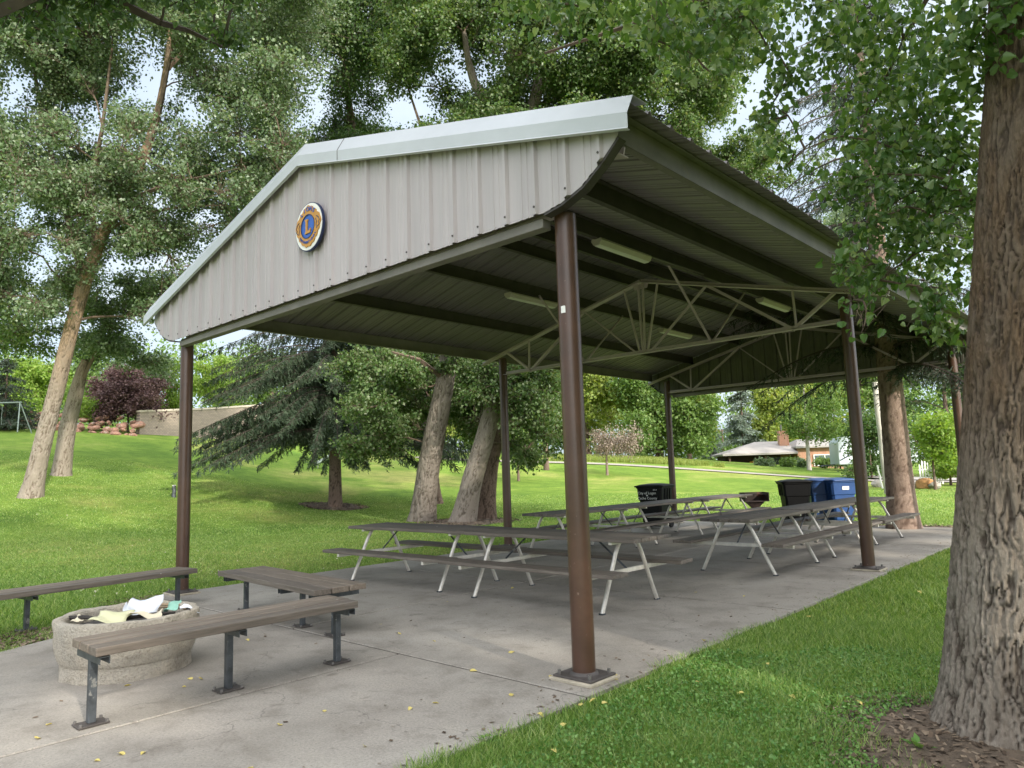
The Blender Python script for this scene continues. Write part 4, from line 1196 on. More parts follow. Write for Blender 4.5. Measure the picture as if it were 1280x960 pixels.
# --- left leaning cottonwood
b = ground(38, 612, 24)
GAPL = [(184, 92, 14), (18, 105, 16), (396, 112, 14), (372, 225, 6), (22, 265, 10), (165, 350, 16), (250, 140, 8), (45, 335, 10), (130, 385, 12), (120, 170, 7), (290, 60, 8)]
tr = [b - np.array([0, 0, .15])] + pxline([(52, 560, 24), (70, 490, 24), (88, 415, 23.8), (106, 350, 23.6), (128, 292, 23.4), (155, 246, 23.2), (182, 190, 23), (198, 140, 23), (207, 90, 23), (214, 30, 23)])
ex = [(pxline([(150, 255, 23.3), (190, 238, 22.6), (240, 224, 22), (300, 210, 21.5)]), .10, .012), (pxline([(130, 290, 23.4), (170, 268, 23.2), (230, 258, 23), (300, 256, 23)]), .08, .012),
      (pxline([(182, 190, 23), (196, 150, 22.8), (205, 110, 22.6), (215, 60, 22.5)]), .12, .04), (pxline([(106, 350, 23.6), (90, 290, 24), (70, 220, 24.4), (50, 130, 24.5), (35, 40, 24.5)]), .14, .04),
      (pxline([(120, 310, 23.5), (112, 240, 22.8), (128, 160, 22.2), (140, 60, 22)]), .11, .03), (pxline([(207, 90, 23), (250, 40, 23.2), (300, -10, 23.5)]), .08, .03)]
cps = fill([(-60, -80, 390, 60, 20.5, 27, 90, 34, 58), (-60, 40, 370, 250, 20.5, 27, 165, 26, 46), (-40, 220, 260, 370, 21, 27, 74, 24, 42), (20, 330, 200, 400, 22, 25, 18, 20, 32), (240, 200, 345, 300, 22, 26, 16, 18, 30)], 3, GAPL)
tree('cottonwood_tree', 'tall cottonwood with tan furrowed trunk leaning right, at the left of the lawn', 'tree', b, tr, [.28, .265, .24, .215, .21, .19, .17, .14, .11, .085, .05], cps, 330000, 0.094, LG['cotton_grey'], M['bark_tan'], 21, tw=34, extra_limbs=ex, limb_r=.045, sig=.15, twigmat=M['twig'], fl_h=.5)
# --- broken-topped neighbour
b = ground(77, 572, 28.5)
tr = [b - np.array([0, 0, .15])] + pxline([(84, 535, 28.5), (94, 495, 28.4), (103, 462, 28.3), (107, 450, 28.3)])
cps = fill([(110, 350, 195, 470, 27, 29, 20, 16, 30), (60, 330, 120, 430, 28, 30, 9, 18, 28)], 5)
tree('cottonwood_tree', 'leaning cottonwood trunk with pale snapped top, behind the tall tan trunk', 'tree', b, tr, [.29, .30, .26, .20, .12], cps, 22000, 0.10, LG['cotton_grey'], M['bark_tan'], 22, tw=24, sig=.14, extra_limbs=[(pxline([(96, 490, 28.4), (120, 440, 28), (150, 400, 27.8)]), .10, .03)])
# --- dark tree at the left picture edge
b = ground(-60, 600, 27)
tree('cottonwood_tree', 'dark leafy tree at the left picture edge behind the swing frame', 'tree', b, [b - np.array([0, 0, .1]), b + np.array([0, 0, 3]), b + np.array([.2, .2, 8])], [.4, .3, .12], fill([(-110, 250, 55, 455, 26, 30, 30, 24, 40)], 6), 22000, 0.115, LG['cotton'], M['bark_grey'], 23, tw=24, sig=.15)

# --- trio of cottonwoods beyond the pavilion
GAPM = [(668, 112, 4), (602, 112, 0), (395, 115, 16), (520, 130, 16), (470, 20, 8), (700, 60, 8), (945, 130, 26), (560, 70, 7), (855, 40, 8)]
b = ground(527, 651, 23.6)
tr = [b - np.array([0, 0, .15])] + pxline([(535, 590, 23.5), (546, 530, 23.4), (557, 475, 23.3), (568, 400, 23.2), (586, 300, 23), (612, 190, 22.8), (622, 150, 22.6), (600, 120, 22.4), (588, 92, 22.3), (580, 40, 22)])
ex = [(pxline([(557, 475, 23.3), (525, 450, 22.5), (490, 440, 22)]), .11, .03), (pxline([(622, 150, 22.6), (650, 100, 22.8), (700, 60, 23)]), .10, .03), (pxline([(586, 300, 23), (540, 200, 23), (510, 110, 23)]), .12, .04)]
cps = fill([(430, 445, 512, 565, 21.5, 25, 30, 18, 30), (500, 430, 610, 520, 24.6, 27, 26, 18, 32), (535, 425, 590, 462, 22.0, 23, 7, 13, 20), (480, -60, 680, 70, 20.5, 25, 46, 30, 46), (490, 60, 670, 190, 20.5, 25, 54, 22, 36)], 8, GAPM)
tree('cottonwood_tree', 'cottonwood with grey furrowed trunk, first of the three trunks beyond the near tables', 'tree', b, tr, [.36, .355, .335, .295, .27, .25, .22, .18, .15, .12, .07], cps, 190000, 0.092, LG['cotton'], M['bark_grey'], 31, tw=30, sig=.14, limb_r=.028, extra_limbs=ex, fl_h=.5)
b = ground(578, 652, 22.6)
tr = [b - np.array([0, 0, .15])] + pxline([(590, 600, 22.6), (604, 555, 22.6), (622, 490, 22.6), (640, 400, 22.5), (655, 280, 22.4), (664, 170, 22.3), (668, 120, 22.2), (690, 60, 22), (712, 10, 22)])
cps = fill([(585, 440, 640, 545, 24.3, 26.5, 26, 18, 30), (640, 440, 695, 560, 21, 24.5, 24, 18, 28), (585, 440, 650, 535, 21.0, 22.0, 15, 15, 25), (640, -60, 830, 90, 20, 24, 56, 28, 46), (620, 60, 810, 190, 20.5, 25, 50, 22, 38)], 9, GAPM)
tree('cottonwood_tree', 'cottonwood leaning right, middle of the three trunks beyond the tables', 'tree', b, tr, [.325, .315, .295, .27, .24, .22, .2, .18, .13, .08], cps, 190000, 0.092, LG['cotton'], M['bark_grey'], 32, tw=30, sig=.14, limb_r=.09, fl_h=.5)
b = ground(604, 648, 23.9)
tr = [b - np.array([0, 0, .15])] + pxline([(608, 600, 24), (616, 550, 24), (640, 470, 24), (680, 350, 24), (730, 220, 24), (770, 120, 24), (800, 40, 24)])
cps = fill([(640, 470, 705, 578, 22.5, 26, 24, 16, 26), (780, -50, 950, 130, 22, 27, 60, 26, 44), (840, 90, 965, 240, 22, 26, 30, 18, 32)], 10, GAPM)
tree('cottonwood_tree', 'cottonwood with darker trunk close behind the middle one of the three', 'tree', b, tr, [.34, .33, .31, .28, .25, .2, .15, .08], cps, 150000, 0.092, LG['cotton'], M['bark_dark'], 33, tw=30, sig=.14, fl_h=.5)
# --- darker tree behind, over the ridge
b = ground(543, 640, 31)
tr = [b - np.array([0, 0, .1])] + pxline([(530, 500, 31), (490, 350, 31), (445, 200, 31), (430, 80, 31)])
cps = fill([(385, 70, 505, 230, 29, 34, 54, 22, 38), (340, -60, 520, 70, 27, 33, 54, 26, 44), (360, 180, 480, 260, 29, 33, 14, 22, 34)], 12, [(393, 112, 16), (520, 130, 18)])
tree('leafy_tree', 'dark green tree rising behind the pavilion ridge near the emblem', 'tree', b, tr, [.3, .28, .25, .2, .1], cps, 115000, 0.10, LG['dark'], M['bark_dark'], 34, tw=30, sig=.17)

# --- near cottonwood at the right, hanging heart-shaped leaves
b3 = np.array([BIGT[0], BIGT[1], BASE])
tr, trr = [], []
for y_, xl, r_ in ((940, 1190, .35), (800, 1197, .335), (700, 1203, .32), (500, 1217, .295), (300, 1229, .28), (100, 1241, .265), (0, 1249, .255)):
    D_ = 4.05
    for _ in range(4): D_ = 4.05 + 0.12 * at(xl, y_, D_)[2]
    tr.append(tuple(at(xl, y_, D_) + r_ * RT)); trr.append(r_)
b3[:2] = tr[0][:2]
top = np.array(tr[-1]); tr += [tuple(top + np.array([.03, .03, 1.2])), tuple(top + np.array([.1, .05, 3.5])), tuple(top + np.array([.1, .1, 7]))]; trr += [.25, .22, .10]
tr[0] = (tr[0][0], tr[0][1], -.12)
def near_clumps():
    out = []; rg = random.Random(41)
    L = [  # photo x, y, distance, radius: leafy sprays hanging in front of the sky and the roof edge
        (1060, 40, 5.4, 55), (1130, 30, 5.2, 60), (1190, 60, 4.8, 50), (1110, 110, 5.4, 55), (1170, 140, 5.0, 55), (1200, 200, 4.9, 40), (1130, 190, 5.2, 55),
        (1080, 170, 5.6, 40), (1110, 260, 5.1, 50), (1165, 270, 5.0, 45), (1195, 320, 4.9, 35), 
        (1065, 345, 5.0, 22), (1100, 350, 5.1, 24), (1180, 370, 5.0, 24), (1060, 240, 5.4, 28), (1085, 285, 5.3, 30), (1140, 320, 5.2, 32), (1010, -5, 5.6, 34), (1195, 420, 5.0, 22), (1160, 405, 5.0, 22),
        (960, 60, 5.6, 32), (965, 130, 5.4, 22), (975, 175, 5.3, 20), (955, 160, 5.4, 14), (985, 205, 5.3, 12), (990, 95, 5.5, 26),
        (700, 5, 4.6, 36), (760, -5, 4.4, 44), (830, 10, 4.6, 46), (890, 25, 4.9, 46), (930, 20, 5.2, 42), (815, 50, 4.7, 28), (870, 70, 4.9, 28), (640, -20, 4.5, 32), (900, 95, 5.1, 18),
        (1230, 30, 4.4, 55), (1260, -30, 4.2, 70), (1240, 110, 4.6, 30), (1215, 250, 4.9, 26),
        (1090, 330, 4.9, 18), (1068, 375, 4.8, 13), (1080, 408, 4.8, 13), (1055, 320, 5, 18)]
    for x, y, d, r_ in L: out.append(cl(x, y, d + rg.uniform(-.2, .3), r_, r_ * 0.95))
    return out
tl = top + np.array([0, 0, 1.0])
ex = [([tl, (2.2, 0.9, 5.6), (1.5, 1.2, 5.5), (0.6, 0.9, 5.3), (-.3, .2, 5.0)], .07, .012), ([tl, (2.6, 1.8, 5.2), (2.2, 2.6, 4.9)], .05, .01), ([tl, (2.5, 1.2, 4.9), (2.1, 1.5, 4.6), (1.7, 1.7, 4.1)], .035, .008),
      ([tl, (2.3, -.3, 5.4), (1.3, -1.0, 5.3), (.3, -1.2, 5.1)], .06, .01)]
tree('cottonwood_tree', 'big near cottonwood with deeply furrowed bark and hanging heart-shaped leaves', 'tree', b3, tr, trr,
     near_clumps(), 8600, 0.051, LG['cotton_near'], M['bark_big'], 41, tw=10, tmpl=HEART, res=0.0085, groove=0.026, flare=0.25, limb_r=.009, sig=.10, fine=True, droop=1.3, up=.35, extra_limbs=ex, freq=27, fl_h=.22, src_z=3.9)
# its higher crown, out of the frame, shades the lawn
bt = bpy.data.objects['cottonwood_tree.006'] if 'cottonwood_tree.006' in bpy.data.objects else None
rg = np.random.default_rng(43)
hi = []
for _ in range(46):
    a = rg.uniform(0, 2 * PI); r_ = 5.0 * math.sqrt(rg.uniform(0.02, 1)); z = rg.uniform(8.0, 15)
    hi.append((3.2 + r_ * math.cos(a), .8 + r_ * math.sin(a), z, rg.uniform(.9, 1.5), rg.uniform(.7, 1.1)))
near = [o for o in bpy.data.objects if o.get('label', '').startswith('big near cottonwood')][0]
P = np.concatenate([np.array(c[:3]) + rg.normal(size=(230, 3)) * np.array([c[3], c[3], c[4]]) * 0.55 for c in hi])
leaves('crown', P, 0.09, LG['cotton'], near, b3, rg)

# shade trees standing beside the photographer, to the right of the frame
def shade_tree(x, y, label, seed, R=4.4, z0=1.8, z1=15.8, n=72000):
    rg = np.random.default_rng(seed); cps = []
    for _ in range(62):
        a = rg.uniform(0, 2 * PI); r_ = R * math.sqrt(rg.uniform(0.02, 1)); z = rg.uniform(z0, z1)
        cps.append((x + r_ * math.cos(a), y + r_ * math.sin(a), z, rg.uniform(1.0, 1.6), rg.uniform(.8, 1.2)))
    tree('cottonwood_tree', label, 'tree', (x, y, BASE), [(x, y, -.1), (x + .1, y, 3), (x + .2, y + .2, 7), (x + .1, y + .2, 11)], [.42, .34, .25, .1], cps, n, .19, LG['cotton'], M['bark_grey'], seed, tw=9, res=.08)
shade_tree(11.5, -4.5, 'cottonwood beside the photographer, outside the right of the frame', 51)
shade_tree(13.0, 4.5, 'cottonwood beyond the near trunk, outside the right of the frame', 52, R=4.2)
shade_tree(12.3, -.4, 'cottonwood between two others, outside the right of the frame', 53, R=3.2, n=40000)

# overhanging limb at the upper left
b = np.array([-5.5, -7.5, BASE])
ex = [(pxline([(-260, 60, 8.0), (-120, 40, 7.6), (-20, 22, 7.2), (60, -12, 7.0), (120, -40, 7)]), .12, .04), (pxline([(120, -30, 7.4), (160, 8, 7.6), (200, 28, 7.8), (235, 38, 8.0), (280, 60, 8.2)]), .07, .015)]
cps = fill([(-80, -95, 420, -35, 6.8, 9, 34, 30, 48), (-20, -30, 300, 25, 7.2, 8.6, 12, 18, 30), (230, 10, 330, 60, 7.8, 8.6, 4, 14, 22)], 14)
tree('cottonwood_tree', 'overhanging dark limb and leaves at the top left corner of the view', 'tree', b, [tuple(b), (-5.6, -7.3, 2), tuple(at(-260, 60, 8.0))], [.35, .3, .14], cps, 15000, 0.07, LG['dark'], M['bark_dark'], 44, tw=12, limb_r=.03, sig=.12, extra_limbs=ex, res=.08, twigmat=M['sprucetwig'])

# --- spruces
def spruce(name, label, base, H, z0, R, lmat, bmat, r0, seed, nb=60, lsz=0.10, droop=0.5, group=None, dens=1.0, lean=(0, 0), fexp=1.15, az=None, top_taper=0.85, hang=0.35):
    rg = np.random.default_rng(seed); base = np.array(base, float); t = thing(name, label, 'tree', base, 0, group)
    tr = [base + np.array([lean[0] * f, lean[1] * f, H * f - .1]) for f in (0, .1, .3, .6, 1)]
    V, fc, C, R_, fu, hs = trunk_mesh(tr, [r0, r0 * .88, r0 * .72, r0 * .42, .02], 0.05 if r0 > .2 else .15, seed, .25, .012, 22, fl_h=.3)
    bark_attr(np_obj('trunk', V, fc, bmat, t, base, smooth=True), fu, hs)
    A, B, ra, rb, P, AX = [], [], [], [], [], []
    for k_ in range(nb):
        f = rg.uniform(0, 1) ** fexp; z = z0 + (H - z0 - .3) * f
        if az is None: a = k_ * 2.399 + rg.normal() * .3
        else: a = rg.uniform(*az)
        L = (R * (1 - f) ** top_taper + 0.25) * rg.uniform(0.75, 1.1)
        o = base + np.array([lean[0] * z / H, lean[1] * z / H, z]); dr = np.array([math.cos(a), math.sin(a), 0])
        m = max(5, int(L / 0.22)); tt = np.linspace(0, 1, m)
        pts = o + dr * (tt * L)[:, None] + np.array([0, 0, 1.0]) * (L * (0.10 * np.sin(tt * PI) - droop * tt ** 1.4 * .55 + 0.16 * droop * tt ** 4))[:, None]
        for i in range(m - 1):
            A.append(pts[i]); B.append(pts[i + 1]); w = .006 + .028 * r0 / .3 * (1 - tt[i]); ra.append(w); rb.append(w * .85)
        side = np.array([-dr[1], dr[0], 0])
        for i in range(1, m):
            for s_ in (-1, 1):
                for _ in range(2):
                    l2 = (0.18 + 0.42 * (1 - tt[i]) * min(1.0, L / 2)) * rg.uniform(.6, 1.25) * (1.0 if tt[i] > .12 else .4)
                    q0 = pts[i] + (pts[i - 1] - pts[i]) * rg.uniform()
                    d2 = unit((side * s_ * .8 + dr * .55 + np.array([0, 0, -hang * rg.uniform(.4, 2.2)]))[None])[0]
                    q1 = q0 + d2 * l2 + np.array([0, 0, -.25 * hang * l2])
                    A.append(q0); B.append(q1); ra.append(.007); rb.append(.003)
                    n = max(3, int(dens * l2 / 0.022))
                    u_ = rg.uniform(0.05, 1.05, n)[:, None]
                    P.append(q0 + (q1 - q0) * u_ + rg.normal(size=(n, 3)) * .012); AX.append(np.repeat(d2[None] * .75, n, 0))
    V, fc = tubes((np.array(A), np.array(B), np.array(ra), np.array(rb)), 3)
    np_obj('branches', V, fc, M['sprucetwig'], t, base)
    P = np.concatenate(P); AX = np.concatenate(AX) + rg.normal(size=(len(P), 3)) * .35
    leaves('crown', P, lsz, lmat, t, base, rg, NEEDLE, .15, .6, AX)
    return t
spruce('spruce_tree', 'large blue-green spruce with long drooping branches, seen under the left roof edge', SPL, 17, 2.9, 6.0, LG['spruce'], M['bark_dark'], .27, 61, 250, .12, .55, dens=1.2, hang=1.0, fexp=2.0, top_taper=.7)
spruce('spruce_tree', 'spruce with thick flaky reddish trunk beside the far right post', SPR, 15, 3.4, 3.9, LG['spruce_dark'], M['bark_spruce'], .31, 62, 130, .075, .7, dens=1.15, hang=.6)

# --- far trees and shrubs
def bush(name, label, cat, x, y, d, clumps, n, ls, lm, seed, trunk_h=0.6, tr_r=.06, tw=16, group=None, sig=.16, bm=None, res=.2):
    b_ = ground(x, y, d)
    top = max(c[2] for c in clumps)
    trk = [b_ - np.array([0, 0, .1]), b_ + np.array([0, 0, (top - b_[2]) * .4]), b_ + np.array([.05, 0, (top - b_[2]) * .85])]
    return tree(name, label, cat, b_, trk, [tr_r, tr_r * .8, tr_r * .3], clumps, n, ls, lm, bm or M['bark_dark'], seed, tw, sig=sig * .75, group=group, res=res, flare=.2, groove=.01, limb_r=.05)
bush('leafy_tree', 'yellow-green willow-like tree beyond the path, behind the dry sapling', 'tree', 735, 570, 66, fill([(690, 440, 790, 545, 63, 70, 34, 16, 28)], 71), 26000, .26, LG['yellow'], 71, tr_r=.3, sig=.5)
bush('leafy_tree', 'broad green tree with dark hollow beyond the path, by the far post', 'tree', 825, 575, 62, fill([(775, 470, 880, 500, 60, 66, 16, 16, 26), (790, 495, 885, 570, 59, 64, 26, 14, 24)], 72), 30000, .25, LG['mid'], 72, tr_r=.35, sig=.45)
bush('leafy_tree', 'lighter green treetop over the lawn, just left of the far gap of sky', 'tree', 862, 575, 72, fill([(850, 490, 882, 545, 70, 74, 10, 10, 18)], 73), 9000, .28, LG['yellow'], 73, tr_r=.25, sig=.5)
spruce('spruce_tree', 'small dark blue spruce beyond the lawn in the gap of sky', ground(890, 577, 78), 4.8, .3, 1.5, LG['spruce_blue'], M['bark_dark'], .12, 74, 60, .3, .3, dens=.35, hang=.2)
spruce('spruce_tree', 'tall silver spruce standing behind the brick house', ground(931, 575, 92), 12.5, .8, 3.4, LG['spruce_blue'], M['bark_dark'], .25, 75, 90, .38, .4, dens=.35, hang=.3)
bush('leafy_tree', 'rounded green tree behind the house roof beside the silver spruce', 'tree', 962, 575, 95, fill([(948, 490, 992, 552, 92, 98, 18, 10, 18)], 76), 13000, .36, LG['yellow'], 76, tr_r=.3, sig=.6)
bush('birch_tree', 'slim birch with pale trunk in front of the brick house', 'tree', 1012, 590, 56, fill([(985, 465, 1045, 545, 54, 58, 34, 8, 15)], 77), 10000, .17, LG['mid'], 77, tr_r=.16, sig=.4, bm=M['pole'])
bush('leafy_tree', 'pale green tree behind the chimney and the birch', 'tree', 1035, 580, 98, fill([(990, 475, 1075, 545, 95, 101, 22, 12, 20)], 78), 15000, .36, LG['yellow'], 78, tr_r=.3, sig=.6)
bush('dry_sapling', 'small dry pinkish-brown tree with thin trunk beside the path', 'tree', 759, 592, 43, fill([(738, 538, 806, 566, 42, 44, 26, 9, 15)], 79), 5200, .09, LG['dry'], 79, tr_r=.075, tw=16, sig=.22, bm=M['deadtwig'])
bush('sapling', 'thin young tree with green top just past the three trunks', 'tree', 648, 598, 40, fill([(632, 520, 668, 572, 39, 41, 14, 9, 15)], 80), 4200, .14, LG['mid'], 80, tr_r=.07, sig=.2)
bush('purple_bush', 'large round dark purple bush above the red rocks', 'bush', 160, 528, 47.5, fill([(118, 478, 196, 522, 46, 49, 46, 10, 18), (140, 462, 185, 485, 46.5, 48.5, 12, 9, 14)], 81), 26000, .13, LG['purple'], 81, sig=.26)
bush('green_bush', 'grey-green shrub growing into the top of the purple bush', 'bush', 172, 528, 49.5, fill([(140, 448, 205, 480, 48, 51, 20, 9, 16)], 82), 9000, .15, LG['cotton_grey'], 82, sig=.28)
bush('green_bush', 'lime shrub low beside the snapped trunk above the rocks', 'bush', 112, 526, 46.6, fill([(98, 500, 124, 520, 46, 47, 12, 6, 10)], 83), 4000, .12, LG['lime'], 83, sig=.2)
bush('green_bush', 'bright green shrub between the purple bush and the left post', 'bush', 208, 528, 51, fill([(192, 462, 226, 522, 50, 53, 20, 9, 15)], 84), 8000, .15, LG['lime'], 84, sig=.26)
bush('leafy_tree', 'bright lime tree beyond the two leaning trunks', 'tree', 45, 525, 56, fill([(15, 455, 75, 510, 54, 58, 24, 12, 20)], 85), 13000, .17, LG['lime'], 85, tr_r=.15, sig=.3)
bush('leafy_tree', 'mid green tree high behind the leaning trunks', 'tree', 120, 525, 62, fill([(85, 430, 150, 500, 60, 65, 22, 12, 20)], 86), 12000, .2, LG['mid'], 86, tr_r=.2, sig=.35)
spruce('spruce_tree', 'dark low spruce at the far left behind the swing frame', ground(6, 525, 43), 4.6, .2, 2.2, LG['spruce_dark'], M['bark_dark'], .12, 87, 80, .18, .35, dens=.5, hang=.3)
bush('green_bush', 'lime shrub seen through the spruce branches beside the left post', 'bush', 262, 530, 56, fill([(245, 452, 285, 505, 55, 58, 18, 10, 16)], 88), 7000, .17, LG['lime'], 88, sig=.3)
bush('leafy_tree', 'mid green tree behind the spruce at the left of the lawn', 'tree', 340, 555, 66, fill([(280, 440, 400, 540, 63, 69, 30, 14, 24)], 89), 17000, .25, LG['mid'], 89, tr_r=.25, sig=.45)
bush('leafy_tree', 'pale green tree behind the spruce trunk and the first cottonwood', 'tree', 470, 560, 70, fill([(410, 440, 560, 550, 67, 73, 34, 16, 26)], 90), 19000, .27, LG['yellow'], 90, tr_r=.25, sig=.5)
bush('leafy_tree', 'mid green tree behind the three cottonwood trunks', 'tree', 620, 565, 68, fill([(560, 440, 700, 545, 65, 71, 34, 16, 26)], 91), 19000, .26, LG['mid'], 91, tr_r=.25, sig=.5)
bush('green_bush', 'bright leafy shrub right of the flaky spruce trunk', 'bush', 1168, 598, 33, fill([(1148, 525, 1200, 570, 32, 34, 26, 11, 18)], 92), 9000, .13, LG['lime'], 92, sig=.2)
bush('green_bush', 'dark green bush beside the weathered pole', 'bush', 1090, 598, 44, fill([(1066, 520, 1104, 590, 43, 46, 26, 11, 17)], 93), 9000, .15, LG['dark'], 93, sig=.25)
bush('leafy_tree', 'tall dark tree behind the bright shrub right of the spruce', 'tree', 1190, 590, 46, fill([(1130, 430, 1260, 575, 44, 50, 40, 16, 28)], 94), 17000, .18, LG['dark'], 94, tr_r=.2, sig=.35)
bush('leafy_tree', 'mid green tree behind the second post and trailer', 'tree', 1085, 585, 75, fill([(1050, 430, 1135, 560, 72, 78, 30, 14, 24)], 95), 15000, .28, LG['mid'], 95, tr_r=.25, sig=.45)
bush('leafy_tree', 'tall grey-green tree seen above the right end of the roof', 'tree', 1120, 590, 60, fill([(1020, 200, 1230, 440, 56, 64, 44, 26, 46), (1040, 60, 1190, 220, 57, 63, 10, 18, 30)], 96), 26000, .26, LG['cotton_grey'], 96, tr_r=.35, sig=.5)
bush('green_bush', 'low green weeds and shrub beside the gravel road', 'bush', 1188, 600, 36, fill([(1172, 578, 1210, 595, 35, 37, 14, 6, 10)], 97), 5000, .12, LG['lime'], 97, sig=.15)
for i, (x, lab) in enumerate(((958, 'low shrub under the brown house eave'), (983, 'low shrub before the dark house doorway'), (1003, 'low shrub at the foot of the birch'), (1030, 'low shrub beneath the house window'), (1050, 'rounded shrub in front of the white trailer'))):
    bush('green_bush', lab, 'bush', x, 579, 60 + i, fill([(x - 8, 575, x + 8, 581, 59.5 + i, 60.5 + i, 8, 3, 5)], 100 + i), 1500, .16, LG['mid' if i % 2 else 'cotton_grey'], 100 + i, sig=.2)

# far belt of trees behind everything, one wood that reads as a mass
rg = np.random.default_rng(120)
P = []
for px in np.arange(-500, 1750, 26):
    d = rg.uniform(105, 135); h = rg.uniform(10, 22) * (0.65 if 880 < px < 925 else 1)
    if 868 < px < 925: h = 5
    b_ = ground(px, 560, d)
    for _ in range(7):
        c = b_ + np.array([rg.normal() * 2.2, rg.normal() * 2.2, rg.uniform(.1, 1) * h * .9])
        P.append(c + rg.normal(size=(220, 3)) * np.array([1.7, 1.7, 1.4]))
wood_ = leaves('far_treeline', np.concatenate(P), .55, LG['mid'], None, (0, 0, 0), rg)
tag(wood_, kind='stuff')
# tall meadow grass beyond the path
rg = np.random.default_rng(121); n = 24000
px = rg.uniform(690, 905, n); d = rg.uniform(53.5, 60, n)
Q = np.array([at(a, 575, c) for a, c in zip(px, d)]); Q[:, 2] = terr(Q[:, 0], Q[:, 1])
ax = np.tile([0, 0, 2.0], (n, 1))
Q = Q[vnoise(Q[:, 0] * .35 + 60, Q[:, 1] * .35 + 60, 4) > .42]; n = len(Q); ax = np.tile([0, 0, 2.0], (n, 1))
tg = leaves('tall_grass', Q, .27, LG['yellow'], None, (0, 0, 0), rg, (NEEDLE[0] * np.array([.45, 1, 1]), NEEDLE[1]), -1.5, .0, ax * .5); tag(tg, kind='stuff')

# ================================================================== GRASS
def grass():
    rg = np.random.default_rng(5)
    P, Wd, Ht = [], [], []
    for d0, d1, n, h, w in ((2.0, 4.2, 190000, .060, .0056), (4.2, 7, 200000, .058, .0070), (7, 12, 170000, .052, .0090), (12, 20, 240000, .036, .011), (20, 34, 200000, .036, .018)):
        d = np.sqrt(rg.uniform(d0 ** 2, d1 ** 2, n)); t = rg.uniform(-.78, .80, n)
        x = CAM[0] + GF[0] * d + GR[0] * d * t; y = CAM[1] + GF[1] * d + GR[1] * d * t
        k_ = ~in_slab(x, y, .15 * vnoise(x * 5 + 70, y * 5 + 70, 21) - .045 + .03 * (rg.uniform(size=n) - .5))
        k_ &= (np.hypot(x - BIGT[0] + .1, y - BIGT[1]) > .66 + .5 * vnoise(x * 3 + 50, y * 3 + 50, 3) + .15 * rg.normal(size=n))
        for c, r_ in ((SPR, 1.25), (SPL, 1.25), (TRC, 1.4)): k_ &= np.hypot(x - c[0], y - c[1]) > r_ * (.75 + .3 * rg.uniform(size=n))
        x, y = x[k_], y[k_]; m = len(x)
        pat = vnoise(x * 1.7 + 90, y * 1.7 + 90, 6)
        keep = rg.uniform(size=m) < .55 + .75 * pat
        x, y, pat = x[keep], y[keep], pat[keep]; m = len(x)
        P.append(np.stack([x, y, terr(x, y)], 1)); Wd.append(w * rg.uniform(.6, 1.4, m)); Ht.append(h * rg.uniform(.5, 1.35, m) * (.65 + .7 * pat))
    P = np.concatenate(P); Wd = np.concatenate(Wd); Ht = np.concatenate(Ht); n = len(P)
    a = rg.uniform(0, 2 * PI, n); ln = rg.normal(0, .62, (n, 2))
    U = np.stack([np.cos(a), np.sin(a), np.zeros(n)], 1) * Wd[:, None] / 2
    tip = P + np.column_stack([ln * Ht[:, None], Ht])
    V = np.stack([P - U, P + U, tip], 1).reshape(-1, 3)
    tag(np_obj('grass', V, np.arange(3 * n).reshape(n, 3), M['grass']), kind='stuff')
    # clover and small broad leaves among the near blades
    n = 60000
    d = np.sqrt(rg.uniform(2.0 ** 2, 6 ** 2, n)); t = rg.uniform(-.2, .72, n)
    x = CAM[0] + GF[0] * d + GR[0] * d * t; y = CAM[1] + GF[1] * d + GR[1] * d * t
    k_ = (~in_slab(x, y, -.02)) & (vnoise(x * 1.3 + 30, y * 1.3 + 30, 9) > .56) & (np.hypot(x - BIGT[0], y - BIGT[1]) > .85)
    x, y = x[k_], y[k_]
    Q = np.stack([x, y, terr(x, y) + rg.uniform(.015, .06, len(x))], 1)
    tag(leaves('clover_leaves', Q, .020, M['weed'], None, (0, 0, 0), rg, QUAD, 0, 2.5), kind='stuff')
    # tiny white clover heads on the left lawn
    n = 420; px = rg.uniform(-10, 560, n); py = rg.uniform(655, 760, n); Q = []
    for a_, b_ in zip(px, py):
        dv = FW + (a_ - 640) / F * RT - (b_ - 480) / F * UP; tt = (BASE - CAM[2]) / dv[2]; q_ = CAM + tt * dv
        if not in_slab(np.array(q_[0]), np.array(q_[1]), -.1) and vnoise(np.array([q_[0] * .5 + 40]), np.array([q_[1] * .5 + 40]), 2)[0] > .45:
            Q.append((q_[0], q_[1], float(terr(q_[0], q_[1])) + .05))
    tag(leaves('clover_heads', np.array(Q), .026, M['cream'], None, (0, 0, 0), rg, QUAD, 0, 1.5), kind='stuff')
grass()

